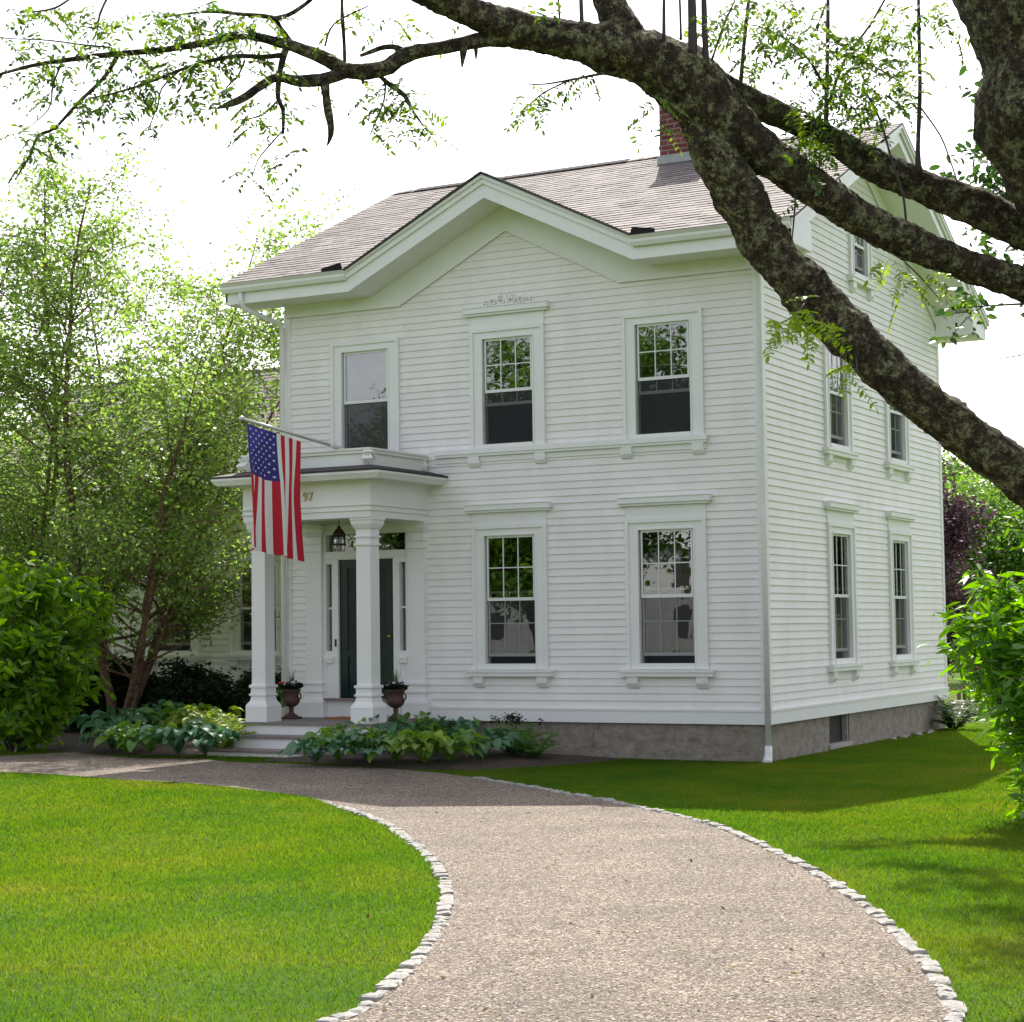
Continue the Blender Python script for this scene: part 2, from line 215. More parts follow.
# ------------------------------------------------------------------ mesh helpers
ORG = {}
def link(o, parent=None, org=(0, 0, 0)):
    COL.objects.link(o)
    if parent is not None: o.parent = parent
    return o
def tagit(o, label=None, cat=None, group=None, kind=None):
    if label: o['label'] = label
    if cat: o['category'] = cat
    if group: o['group'] = group
    if kind: o['kind'] = kind
    return o
def empty(name, loc, label, cat, group=None):
    o = bpy.data.objects.new(name, None); o.location = loc; o.empty_display_size = 0.2; COL.objects.link(o)
    ORG[o.name] = Vector(loc); return tagit(o, label, cat, group)
def wo(parent):
    """world origin of a parent (no rotations are used while building)"""
    return ORG.get(parent.name, Vector((0, 0, 0))) if parent is not None else Vector((0, 0, 0))
class MB:
    def __init__(s, fr=None): s.v = []; s.f = []; s.m = []; s.r = []; s.fr = fr
    def add(s, vs, fs, mi=0, r=None):
        n = len(s.v)
        s.v += [s.fr(*p) if s.fr else tuple(p) for p in vs]
        rr = random.random() if r is None else r
        for f in fs: s.f.append([n+i for i in f]); s.m.append(mi); s.r.append(rr)
    def box(s, a0, a1, b0, b1, c0, c1, mi=0, r=None):
        s.add([(a0, b0, c0), (a1, b0, c0), (a1, b1, c0), (a0, b1, c0), (a0, b0, c1), (a1, b0, c1), (a1, b1, c1), (a0, b1, c1)],
              [(0, 3, 2, 1), (4, 5, 6, 7), (0, 1, 5, 4), (1, 2, 6, 5), (2, 3, 7, 6), (3, 0, 4, 7)], mi, r)
    def hexa(s, p, mi=0, r=None):
        s.add(p, [(0, 3, 2, 1), (4, 5, 6, 7), (0, 1, 5, 4), (1, 2, 6, 5), (2, 3, 7, 6), (3, 0, 4, 7)], mi, r)
    def extr(s, prof, off, mi=0, r=None):
        """closed polygon prof (3D points) extruded by vector off"""
        n = len(prof); off = Vector(off)
        s.add([tuple(p) for p in prof]+[tuple(Vector(p)+off) for p in prof], [tuple(range(n))[::-1], tuple(range(n, 2*n))]+[(i, (i+1) % n, n+(i+1) % n, n+i) for i in range(n)], mi, r)
    def tube(s, pts, rad, seg=8, mi=0, cap=True, r=None, wob=0.0, wsc=8.0):
        pts = [Vector(p) for p in pts]; n = len(pts); rings = []; prev = None
        for i, p in enumerate(pts):
            t = (pts[min(i+1, n-1)]-pts[max(i-1, 0)]); t = t.normalized() if t.length > 1e-9 else Vector((0, 0, 1))
            if prev is None: a = t.orthogonal().normalized()
            else:
                a = prev-t*prev.dot(t); a = a.normalized() if a.length > 1e-6 else t.orthogonal().normalized()
            prev = a; b = t.cross(a); rr = rad[i] if hasattr(rad, '__len__') else rad
            ring = []
            for k in range(seg):
                an = 2*math.pi*k/seg; q = a*math.cos(an)+b*math.sin(an); rk = rr
                if wob: pq = p+q*rr; rk = rr*(1+wob*(noise.noise(pq*wsc)+0.5*noise.noise(pq*wsc*3.1)))+(wob*.055*noise.noise(pq*wsc*7)+wob*.03*noise.noise(pq*wsc*15) if rr > .05 else 0)
                ring.append(tuple(p+q*rk))
            rings.append(ring)
        vs = [v for ring in rings for v in ring]; fs = []
        for i in range(n-1):
            for k in range(seg):
                k2 = (k+1) % seg; fs.append((i*seg+k, i*seg+k2, (i+1)*seg+k2, (i+1)*seg+k))
        if cap: fs.append(tuple(range(seg))[::-1]); fs.append(tuple((n-1)*seg+k for k in range(seg)))
        s.add(vs, fs, mi, r)
    def lathe(s, c, prof, seg=24, mi=0):
        vs = []; fs = []
        for (r, z) in prof:
            for k in range(seg): a = 2*math.pi*k/seg; vs.append((c[0]+r*math.cos(a), c[1]+r*math.sin(a), c[2]+z))
        for i in range(len(prof)-1):
            for k in range(seg): k2 = (k+1) % seg; fs.append((i*seg+k, i*seg+k2, (i+1)*seg+k2, (i+1)*seg+k))
        fs.append(tuple(range(seg))[::-1]); fs.append(tuple((len(prof)-1)*seg+k for k in range(seg)))
        s.add(vs, fs, mi)
    def quad(s, p, mi=0, nrm=None, r=None):
        P = [Vector(s.fr(*q)) if s.fr else Vector(q) for q in p]; idx = (0, 1, 2, 3)
        if nrm is not None:
            nn = (P[1]-P[0]).cross(P[2]-P[0])
            if nn.dot(Vector(nrm)) < 0: idx = (3, 2, 1, 0)
        s.add(p, [idx], mi, r)
    def build(s, name, mats, parent=None, smooth=False, label=None):
        o0 = wo(parent); me = bpy.data.meshes.new(name)
        me.from_pydata([(x-o0.x, y-o0.y, z-o0.z) for x, y, z in s.v], [], s.f)
        if not isinstance(mats, (list, tuple)): mats = [mats]
        for m_ in mats: me.materials.append(m_)
        me.polygons.foreach_set('material_index', s.m)
        at = me.attributes.new('rnd', 'FLOAT', 'FACE'); at.data.foreach_set('value', s.r)
        if smooth: me.polygons.foreach_set('use_smooth', [True]*len(s.f))
        me.update(); o = bpy.data.objects.new(name, me); link(o, parent); ORG[o.name] = o0
        if label: o['label'] = label
        return o
def mk_np(name, V, F, rnd, m, parent=None, smooth=False, midx=None):
    V = np.asarray(V, np.float32); F = np.asarray(F, np.int32); o0 = wo(parent)
    if parent is not None: V = V-np.array(o0, np.float32)
    k = F.shape[1]; me = bpy.data.meshes.new(name); me.vertices.add(len(V)); me.vertices.foreach_set('co', V.ravel())
    me.loops.add(F.size); me.loops.foreach_set('vertex_index', F.ravel()); me.polygons.add(len(F))
    me.polygons.foreach_set('loop_start', np.arange(0, F.size, k, dtype=np.int32)); me.polygons.foreach_set('loop_total', np.full(len(F), k, np.int32))
    ms = m if isinstance(m, (list, tuple)) else [m]
    for q in ms: me.materials.append(q)
    if midx is not None: me.polygons.foreach_set('material_index', np.asarray(midx, np.int32))
    at = me.attributes.new('rnd', 'FLOAT', 'FACE'); at.data.foreach_set('value', np.asarray(rnd, np.float32))
    if smooth: me.polygons.foreach_set('use_smooth', np.ones(len(F), bool))
    me.update(calc_edges=True); o = bpy.data.objects.new(name, me); link(o, parent); ORG[o.name] = o0; return o
def copy_thing(src, loc, rz=0, sc=1.0, label=None, group=None):
    def rec(o, par):
        c = o.copy(); COL.objects.link(c)
        if par is not None: c.parent = par
        for ch in list(o.children):
            if ch.name not in made: rec(ch, c)
        return c
    made = set(); c = rec(src, None); c.location = loc; c.rotation_euler = (0, 0, rz); c.scale = (sc, sc, sc) if not hasattr(sc, '__len__') else sc
    if label: c['label'] = label
    if group: c['group'] = group
    return c
def nrm(a): return a/np.maximum(np.linalg.norm(a, axis=1, keepdims=True), 1e-9)
def leaves(P, size, aspect=0.5, up=0.5, D=None, fold=0.0, shape=6):
    """P (n,3) leaf bases; returns V, F (quads/hexes) for ovate leaves pointing along D (random where None)"""
    n = len(P); P = np.asarray(P, float)
    if D is None: D = rng.normal(size=(n, 3)); D[:, 2] *= 0.6
    D = nrm(D); Nn = rng.normal(size=(n, 3)); Nn[:, 2] = np.abs(Nn[:, 2])*0.8+up; Sd = nrm(np.cross(D, Nn)); Nn = nrm(np.cross(Sd, D))
    L = (size*(0.7+0.6*rng.random(n)))[:, None]; w = L*aspect*0.5
    if shape == 4: pts = [P, P+D*L*.45+Sd*w, P+D*L-Nn*L*.1, P+D*L*.45-Sd*w]
    else: pts = [P, P+D*L*.3+Sd*w*.9, P+D*L*.65+Sd*w*.8-Nn*L*.04, P+D*L-Nn*L*.15, P+D*L*.65-Sd*w*.8-Nn*L*.04, P+D*L*.3-Sd*w*.9]
    k = len(pts); V = np.stack(pts, 1).reshape(-1, 3); F = np.arange(n*k).reshape(n, k); return V, F

# ------------------------------------------------------------------ house frames
XC = -3.467; HW = 6.945; HD = 7.8134
def FR(s, d, z): return (s, -d, z)                      # front wall: s = x, d outwards
def FS(s, d, z): return (d, s, z)                       # right side wall: s = y
def FWING(s, d, z): return (s, 3.5-d, z)
NF = (0, -1, 0); NS = (1, 0, 0)
house = empty('house', (XC, 2.0, 0), 'white two storey clapboard house with front gable and columned entry porch', 'house')
def part(mb, name, m, parent=house, **k): return mb.build(name, m, parent, **k)

def clapwall(mb, rngfn, z0, z1, holes, pitch=0.0925, back=-0.12):
    n = int(round((z1-z0)/pitch)); pitch = (z1-z0)/n
    for i in range(n):
        a = z0+i*pitch; b = a+pitch; iv = rngfn(a, b)
        if iv is None: continue
        segs = [iv]
        for (h0, h1, g0, g1) in holes:
            if b <= g0+0.01 or a >= g1-0.01: continue
            ns = []
            for (x0, x1) in segs:
                if h1 <= x0 or h0 >= x1: ns.append((x0, x1)); continue
                if h0 > x0: ns.append((x0, h0))
                if h1 < x1: ns.append((h1, x1))
            segs = ns
        for (x0, x1) in segs:
            if x1-x0 < 0.02: continue
            # butt joints along the course
            cuts = [x0]; 
            x = x0+random.uniform(1.0, 3.4)
            while x < x1-0.4: cuts.append(x); x += random.uniform(1.8, 3.6)
            cuts.append(x1)
            for j in range(len(cuts)-1):
                c0 = cuts[j]+(0.001 if j else 0); c1 = cuts[j+1]-(0.001 if j < len(cuts)-2 else 0); pr = 0.017+random.uniform(-.0012, .0012)
                mb.add([(c0, back, a), (c1, back, a), (c1, pr, a), (c0, pr, a), (c0, back, b), (c1, back, b), (c1, 0.002, b), (c0, 0.002, b)],
                       [(0, 3, 2, 1), (4, 5, 6, 7), (0, 1, 5, 4), (1, 2, 6, 5), (2, 3, 7, 6), (3, 0, 4, 7)], 0)
def window(fr, nv, cx, zb, zt, w=0.734, head='cap', raise_=0.09, sill=True, screen=True, blind=False, zhead=(3.13, 3.24), parent=house, sillz=None, rows=2, flip=False, label=None):
    h = w/2; o = w/2+0.173; mb = MB(fr)
    ct = zt+0.135
    # casing
    for s in (-1, 1):
        a, b = sorted((cx+s*h, cx+s*o)); mb.box(a, b, -0.02, 0.030, zb-0.075, ct)
        a, b = sorted((cx+s*(o-0.045), cx+s*(o+0.004))); mb.box(a, b, 0.0302, 0.052, zb-0.075, ct+0.003)
        a, b = sorted((cx+s*h, cx+s*(h+0.02))); mb.box(a, b, 0.0303, 0.040, zb, zt)
        a, b = sorted((cx+s*(h+0.0), cx+s*(h+0.022))); mb.box(a, b, -0.115, -0.0205, zb, zt)     # jamb
    mb.box(cx-h-0.001, cx+h+0.001, -0.02, 0.0297, zt, ct-0.001); mb.box(cx-o+0.046, cx+o-0.046, 0.0299, 0.0517, ct-0.045, ct+0.0025); mb.box(cx-h, cx+h, 0.0301, 0.0398, zt, zt+0.02)
    mb.box(cx-h-0.001, cx+h+0.001, -0.12, 0.0455, zb-0.075, zb-0.002)
    wn = mb.build('window', M['trim'], parent, label=label)
    if head == 'cap':
        m2 = MB(fr); z0, z1 = zhead
        m2.box(cx-o+0.002, cx+o-0.002, -0.02, 0.0275, ct+0.0045, z0); m2.box(cx-o-0.06, cx+o+0.06, -0.02, 0.075, z0+0.001, z0+0.03); m2.box(cx-o-0.085, cx+o+0.085, -0.02, 0.10, z0+0.031, z1-0.012); m2.box(cx-o-0.075, cx+o+0.075, -0.02, 0.11, z1-0.011, z1)
        m2.build('cornice', M['trim'], wn)
    if sill:
        m3 = MB(fr); sz = sillz or (zb-0.078)
        m3.box(cx-o-0.085, cx+o+0.085, -0.02, 0.105, sz-0.035, sz); m3.box(cx-o-0.075, cx+o+0.075, -0.02, 0.09, sz-0.085, sz-0.0355)
        for s in (-1, 1):
            a, b = sorted((cx+s*(o-0.005), cx+s*(o-0.15))); m3.extr([(a, -0.02, sz-0.086), (a, 0.075, sz-0.086), (a, 0.07, sz-0.17), (a, 0.035, sz-0.225), (a, -0.02, sz-0.225)], (b-a, 0, 0))
        m3.build('sill', M['trim'], wn)
    zm = (zb+zt)/2
    def sash(z0, z1, d, name):
        f = MB(fr); e = h-0.0215; RW = 0.022
        f.box(cx-e, cx-e+RW, d-0.022, d, z0, z1); f.box(cx+e-RW, cx+e, d-0.022, d, z0, z1)
        f.box(cx-e+RW, cx+e-RW, d-0.0215, d-0.0005, z0, z0+0.04); f.box(cx-e+RW, cx+e-RW, d-0.0215, d-0.0005, z1-0.03, z1)
        iw = (2*e-2*RW)
        for k in ((1, 2) if not blind else ()): x = cx-e+RW+iw*k/3; f.box(x-0.0065, x+0.0065, d-0.018, d-0.004, z0+0.04, z1-0.03)
        for k in (range(1, rows) if not blind else ()): z = z0+0.04+(z1-z0-0.07)*k/rows; f.box(cx-e+RW, cx+e-RW, d-0.0175, d-0.0045, z-0.0065, z+0.0065)
        so = f.build(name, M['sash'], wn); g = MB(fr)
        g.quad([(cx-e+RW-.004, d-0.012, z0+0.035), (cx+e-RW+.004, d-0.012, z0+0.035), (cx+e-RW+.004, d-0.012, z1-0.025), (cx-e+RW-.004, d-0.012, z1-0.025)], 0, nv)
        g.build('pane', M['glass'], wn)
    sash(zm-0.018, zt, 0.004, 'upper_sash'); sash(zb+raise_, zm+0.018+raise_, -0.026, 'lower_sash')
    if screen:
        g = MB(fr); g.quad([(cx-h+0.022, -0.006, zb), (cx+h-0.022, -0.006, zb), (cx+h-0.022, -0.006, zm-0.018), (cx-h+0.022, -0.006, zm-0.018)], 0, nv); g.build('screen', M['screenlight'] if raise_ == 0.09 else M['screen'], wn)
    if blind:
        g = MB(fr); n_ = 40
        for i in range(n_):
            a = cx-h+0.03+(w-0.06)*i/n_; b = cx-h+0.03+(w-0.06)*(i+1)/n_; d0 = -0.075+0.006*math.sin(i*1.3); d1 = -0.075+0.006*math.sin((i+1)*1.3)
            g.quad([(a, d0, zb+0.02), (b, d1, zb+0.02), (b, d1, zt-0.02), (a, d0, zt-0.02)], 0, nv)
        g.build('curtain', M['blind'], wn)
    return wn

LZ = (1.186, 2.83); UZ = (4.02, 5.395); SP = 2.181
XL, XM, XR = XC-SP, XC, XC+SP
hole = lambda cx, z, w=0.734: (cx-w/2-0.09, cx+w/2+0.09, z[0]-0.05, z[1]+0.09)
Y1, Y2 = 2.786, 5.459; Y3 = 3.907; Z3 = (6.49, 7.30)
EZ = 6.10
# front wall
fh = [hole(XM, LZ), hole(XR, LZ), hole(XL, UZ), hole(XM, UZ), hole(XR, UZ), (-6.42, -4.88, 0.40, 3.02)]
def rfront(a, b):
    if b <= 6.02: return (-HW+0.08, -0.08)
    t = (6.92-b)/0.51
    return (XC-t, XC+t) if t > 0.05 else None
mb = MB(FR); clapwall(mb, rfront, 0.63, 6.90, fh)
wallf = part(mb, 'wall', M['paint'], label='front clapboard wall')
def rz(y): return 6.40+0.475*(min(y, HD-y)+0.62)        # main roof top
def rside(a, b):
    if b <= 6.0: return (0.08, HD-0.08)
    y = (b+0.16-6.40)/0.475-0.62; y = max(y, 0.02)
    return (y, HD-y) if y < HD/2-0.03 else None
sh = [hole(Y1, LZ), hole(Y2, LZ), hole(Y1, UZ), hole(Y2, UZ), hole(Y3, Z3)]
mb = MB(FS); clapwall(mb, rside, 0.63, 8.35, sh)
part(mb, 'wall', M['paint'], label='right gable end clapboard wall')
mb = MB(lambda s, d, z: (-HW-d, s, z)); clapwall(mb, rside, 0.63, 8.35, [], pitch=0.1)
part(mb, 'wall', M['paint'], label='left gable end clapboard wall')
mb = MB(lambda s, d, z: (s, HD+d, z)); clapwall(mb, lambda a, b: (-HW+.08, -.08), 0.63, 6.02, [], pitch=0.1)
part(mb, 'wall', M['paint'], label='rear clapboard wall')
# interior shell (floors and partition seen through the panes)
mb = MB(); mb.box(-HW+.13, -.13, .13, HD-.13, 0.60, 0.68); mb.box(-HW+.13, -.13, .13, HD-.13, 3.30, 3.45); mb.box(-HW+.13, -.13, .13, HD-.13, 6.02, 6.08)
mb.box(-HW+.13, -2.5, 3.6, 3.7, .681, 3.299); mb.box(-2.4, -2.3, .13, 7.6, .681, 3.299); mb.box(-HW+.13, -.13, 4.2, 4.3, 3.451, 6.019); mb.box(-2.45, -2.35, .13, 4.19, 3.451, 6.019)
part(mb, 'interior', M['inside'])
# corner boards
mb = MB()
for (x0, x1, y0, y1) in ((-0.085, 0.022, -0.024, -0.0), (0.0, 0.0221, 0.0003, 0.085), (-0.085, 0.022, HD, HD+.02), (0, .0221, HD-.085, HD-.0003)): cb = MB(); cb.box(x0, x1, y0, y1, 0.64, EZ-0.16); part(cb, 'corner_board', M['trim'])
for (x0, x1, y0, y1) in ((-HW-.022, -HW+.085, -.024, 0.0), (-HW-.022, -HW, .0003, .085)): cb = MB(); cb.box(x0, x1, y0, y1, 0.64, EZ-0.16); part(cb, 'corner_board', M['trim'])
mb.box(-0.12, 0.0002, -0.0002, 0.12, 0.62, EZ); part(mb, 'corner_post', M['trim']); mb = MB(); mb.box(-HW, -HW+.12, 0, .12, .62, EZ); part(mb, 'corner_post', M['trim'])
# skirt board (water table)
mb = MB(); SK0, SK1 = 0.45, 0.60
mb.box(-4.65, 0.028, -0.030, 0.02, SK0, SK1); mb.box(-4.65, 0.034, -0.040, 0.02, SK1+.0005, 0.63)
mb.box(-HW-.03, -6.62, -0.030, 0.02, SK0, SK1); mb.box(-HW-.03, -6.62, -0.040, 0.02, SK1+.0005, 0.63)
mb.box(-.02, 0.030, 0.0205, HD+.03, SK0, SK1); mb.box(-.02, 0.040, 0.0205, HD+.04, SK1+.0005, 0.63)
part(mb, 'skirt_board', M['trim'])
# foundation with basement window
mb = MB()
[mb.box(a+.003, b-.003, 0.02+o_, 0.25, -0.5, SK0-.001) for a, b, o_ in ((-HW+.03, -5.0, 0), (-5.0, -2.33, .004), (-2.33, -.03, 0))]; mb.box(-.25, -.031, .2501, 2.29, -.5, SK0-.001); mb.box(-.25, -.031, 3.11, HD, -.5, SK0-.001); mb.box(-.25, -.0312, 2.2901, 3.1099, -.5, 0.045)
mb.box(-HW+.03, -HW+.25, .2501, HD, -.5, SK0-.001)
part(mb, 'foundation', M['foundation'])
mb = MB(FS); mb.box(2.29, 2.33, -.16, -.05, .0455, .448); mb.box(3.07, 3.11, -.16, -.05, .0455, .448); mb.box(2.25, 3.15, -.16, -.005, 0.015, .0752); 
bw = part(mb, 'basement_window', M['stone']); g = MB(FS); g.quad([(2.33, -.12, .07), (3.07, -.12, .07), (3.07, -.12, .45), (2.33, -.12, .45)], 0, NS); g.build('pane', M['doorscreen'], bw)
# windows
window(FR, NF, XM, *LZ); window(FR, NF, XR, *LZ)
window(FR, NF, XL, *UZ, head=None, sill=False, blind=True, raise_=0.0)
window(FR, NF, XM, *UZ, zhead=(5.70, 5.81), raise_=0.50, sill=False, label='window with carved scroll crest above its cornice')
window(FR, NF, XR, *UZ, head=None, raise_=0.50, sill=False)
for y in (Y1, Y2): window(FS, NS, y, *LZ); window(FS, NS, y, *UZ, head=None, sillz=3.945)
window(FS, NS, Y3, *Z3, head=None, sill=True, w=0.60)
# carved crest over the middle window
mb = MB(FR)
def spiral(cx, cz, r0, a0, turns, sgn, w=0.014):
    pts = []
    for i in range(26):
        t = i/25; a = a0+sgn*turns*2*math.pi*t; r = 1.15*r0*(1-0.8*t); pts.append((cx+r*math.cos(a), 0.030+.015*t, cz+r*math.sin(a)))
    MBt = [Vector((p[0], p[1], p[2])) for p in pts]; mb.tube(MBt, [w*(1-.4*i/25) for i in range(26)], 6)
for s in (-1, 1):
    spiral(XM+s*0.07, 5.885, 0.058, math.pi/2, 1.3, -s); spiral(XM+s*0.20, 5.865, 0.050, -math.pi/2, 1.4, s); spiral(XM+s*0.31, 5.850, 0.038, math.pi/2, 1.2, -s)
    mb.tube([(XM+s*x, .03, z) for x, z in ((0.02, 5.83), (0.1, 5.825), (0.2, 5.82), (0.30, 5.818), (.37, 5.83))], [.010, .012, .010, .009, .006], 6)
mb.tube([(XM, .03, 5.82), (XM, .03, 5.90), (XM, .03, 5.965)], [.02, .024, .004], 6)
part(mb, 'carved_crest', M['trim'])
# band course under the upper windows
mb = MB(FR); mb.box(-4.55, -0.695, -.02, 0.085, 3.905, 3.971); mb.box(-4.55, -0.707, -.02, 0.070, 3.872, 3.9045); mb.box(-4.55, -0.72, -.02, 0.03, 3.80, 3.8715)
for x0, x1 in ((-.90, -.75), (-1.86, -1.71), (-3.07, -2.92), (-4.045, -3.885)): mb.extr([(x0, -.02, 3.8712), (x0, .066, 3.8712), (x0, .062, 3.78), (x0, .034, 3.735), (x0, -.02, 3.735)], (x1-x0, 0, 0))
part(mb, 'sill_course', M['trim'])
for cx in (XL,): pass

# ------------------------------------------------------------------ eaves, gablet, roof
XW0, XW1 = -HW-0.58, 0.62; YF = -0.60; K = 2.06; AP = 7.11
mb = MB()
# frieze: boards on wall, bottom moulding
for (x0, x1) in ((-HW-.01, XC-1.60), (XC+1.60, 0.026)):
    mb.box(x0, x1, -.026, 0.0, 5.975, EZ+.03); mb.box(x0, x1, -.045, -.0262, 5.945, 5.98)
for s in (-1, 1):
    def rk(x, z): return (XC+s*x, z)
    p = [(1.60, 5.98), (0, 6.812), (0, 7.16), (2.12, 6.125), (1.60, 6.125)]
    mb.extr([(XC+s*x, -.027, z) for x, z in p], (0, .027, 0))
    p = [(1.62, 5.945), (0, 6.785), (0, 6.825), (1.60, 5.985)]
    mb.extr([(XC+s*x, -.046, z) for x, z in p], (0, .0185, 0))
part(mb, 'frieze', M['trim'], label='frieze boards under the front eave and gable')
mb = MB()
# horizontal eave boxes (soffit + fascia)
for (x0, x1) in ((XW0, XC-K), (XC+K, XW1)):
    mb.box(x0, x1, YF, YF+.03, EZ, 6.36); mb.box(x0, x1, YF+.0305, -.0005, EZ+.012, EZ+.03)
for s in (-1, 1):   # raking fascia, soffit, crown
    def q(x, z, y): return (XC+s*x, y, z)
    sl_ = (AP-EZ)/K
    mb.extr([q(K, EZ, YF), q(0, AP, YF), q(0, AP+.19, YF), q(K, EZ+.19, YF)], (0, .03, 0))
    mb.extr([q(K+.02, EZ+.17, YF-.03), q(0, AP+.178, YF-.03), q(0, AP+.27, YF-.03), q(K+.02, EZ+.265, YF-.03)], (0, .0295, 0))
    mb.extr([q(K+.04, EZ+.235, YF-.06), q(0, AP+.245, YF-.06), q(0, AP+.29, YF-.06), q(K+.04, EZ+.28, YF-.06)], (0, .0295, 0))
    mb.extr([q(K, EZ+.012, YF+.031), q(0, AP+.012, YF+.031), q(0, AP+.03, YF+.031), q(K, EZ+.03, YF+.031)], (0, .57, 0))
part(mb, 'eave', M['trim'], label='front eave with raking gable boards')
# right and left rakes + rear eave
mb = MB()
for (xa, xb, sx) in ((XW1, 0.0, 1), (XW0, -HW, -1)):
    for half in (0, 1):
        def yy(t): return t if not half else HD-t
        def seg(x0, x1, za, zb, t0=-0.60, t1=HD/2):
            f = lambda t, dz: 6.40+0.475*(t+0.62)+dz
            P_ = [(x0, yy(t0), f(t0, za)), (x0, yy(t1), f(t1, za)), (x0, yy(t1), f(t1, zb)), (x0, yy(t0), f(t0, zb))]
            mb.extr(P_, (x1-x0, 0, 0))
        e = 0.0005*half
        seg(xa-sx*.03, xa, -.27, -.03); seg(xa, xa+sx*.03, -.13, -.02, -.63); seg(xa+sx*.0305, xa+sx*.055, -.07, -.018, -.65)
        seg(xb+sx*.027, xa-sx*.0305, -.262, -.245, -.59)                                           # soffit
        seg(xb, xb+sx*.0265, -.46, -.244, 0.0); seg(xb+sx*.027, xb+sx*.045, -.48, -.44, .03)           # frieze on wall
    mb.box(*sorted((xb, xa-sx*.03)), HD+.01, HD+.60, EZ, EZ+.02)
mb.box(XW0, XW1, HD+.57, HD+.60, EZ-.001, 6.36); mb.box(-HW, 0, HD+.01, HD+.57, EZ, EZ+.019)
for yc_ in (0.0, HD): mb.box(0.0, .0268, *((yc_, yc_+.42) if yc_ == 0 else (HD-.42, HD)), 5.945, 6.20); 0
# returns closing the front eave box at both ends
for xx in (XW1-.032, XW0+.002): mb.extr([(xx, YF+.0305, EZ+.001), (xx, .12, EZ+.001), (xx, .12, 6.46), (xx, YF+.0305, 6.36)], (.03, 0, 0)); mb.extr([(xx, HD+.569, EZ+.001), (xx, HD-.12, EZ+.001), (xx, HD-.12, 6.46), (xx, HD+.569, 6.36)], (.03, 0, 0))
for ya_, yb_ in ((.1205, .15), (HD-.15, HD-.1205)): mb.box(.027, XW1-.003, ya_, yb_, EZ+.001, 6.44)
for ya_, yb_ in ((-.0003, .1203), (HD-.1203, HD+.0098)): mb.box(.0268, XW1-.0325, ya_, yb_, EZ+.002, EZ+.018)
part(mb, 'rake', M['trim'], label='gable end rake boards, soffits and frieze')
# shingle courses made of single tabs
def course_tabs(mb, O, A, B, N_, length, u_at, expo=0.14, tab=0.30):
    """O origin at eave, A along-course unit, B up-slope unit, N_ normal; u_at(v)->list of (u0,u1) intervals at slope distance v"""
    n = int(math.ceil(length/expo))
    for i in range(n):
        v0 = i*expo; v1 = min(length, v0+expo*1.05)
        A0 = u_at(v0+.0); A1 = u_at(min(length-.001, v0+expo))
        for j in range(min(len(A0), len(A1))):
            (a0, a1), (b0, b1) = A0[j], A1[j]; x = a0; first = True
            while x < a1-1e-4:
                w = tab*random.uniform(.45, 1.25); x2 = min(x+w, a1)
                if a1-x2 < .08: x2 = a1
                xa, xb = x, x2
                # clip the upper corners to the interval one course up
                ta = min(max(xa, b0), b1) if (first or xa < b0) else min(xa, b1); tb = max(min(xb, b1), b0) if x2 >= a1 or xb > b1 else max(xb, b0)
                if first: ta = b0
                if x2 >= a1: tb = b1
                th = 0.006+random.random()*.005; g = 0.002
                P0 = [O+A*(xa+g)+B*v0+N_*(-.02), O+A*(xb-g)+B*v0+N_*(-.02), O+A*(tb)+B*v1+N_*(-.02), O+A*(ta)+B*v1+N_*(-.02)]
                P1 = [O+A*(xa+g)+B*v0+N_*(th), O+A*(xb-g)+B*v0+N_*(th), O+A*(tb)+B*v1+N_*(.001), O+A*(ta)+B*v1+N_*(.001)]
                mb.hexa([tuple(p) for p in P0+P1], 0, random.random()); x = x2; first = False
sl = 0.475; cosm = 1/math.sqrt(1+sl*sl)
Lm = (HD/2+.64)/cosm
GZ = 7.435; KG = 2.10
mb = MB()
def um(v):
    y = -0.64+v*cosm; z = 6.40+sl*(y+.62); hw = (GZ-z)/0.5-.02
    x0, x1 = XW0-.05, XW1+.06
    return [(x0, XC-hw), (XC+hw, x1)] if hw > 0.02 else [(x0, XC), (XC, x1)]
O = Vector((0, -.64, 6.40-.0095)); course_tabs(mb, O, Vector((1, 0, 0)), Vector((0, cosm, sl*cosm)), Vector((0, -sl*cosm, cosm)), Lm, um)
O = Vector((0, HD+.64, 6.39)); course_tabs(mb, O, Vector((1, 0, 0)), Vector((0, -cosm, sl*cosm)), Vector((0, sl*cosm, cosm)), Lm, lambda v: [(XW0-.05, XW1+.06)], 0.14, 0.6)
cg = 1/math.sqrt(1.25)
for s in (-1, 1):
    Lg = KG/cg
    def ug(v, s=s):
        dx = KG-v*cg; z = GZ-.5*dx; yb = (z-6.40)/sl-.62+.01
        return [(-.68, max(yb, -.60))]
    course_tabs(mb, Vector((XC+s*KG, 0, GZ-.5*KG)), Vector((0, 1, 0)), Vector((-s*cg, 0, .5*cg)), Vector((s*.5*cg, 0, cg)), Lg, ug)
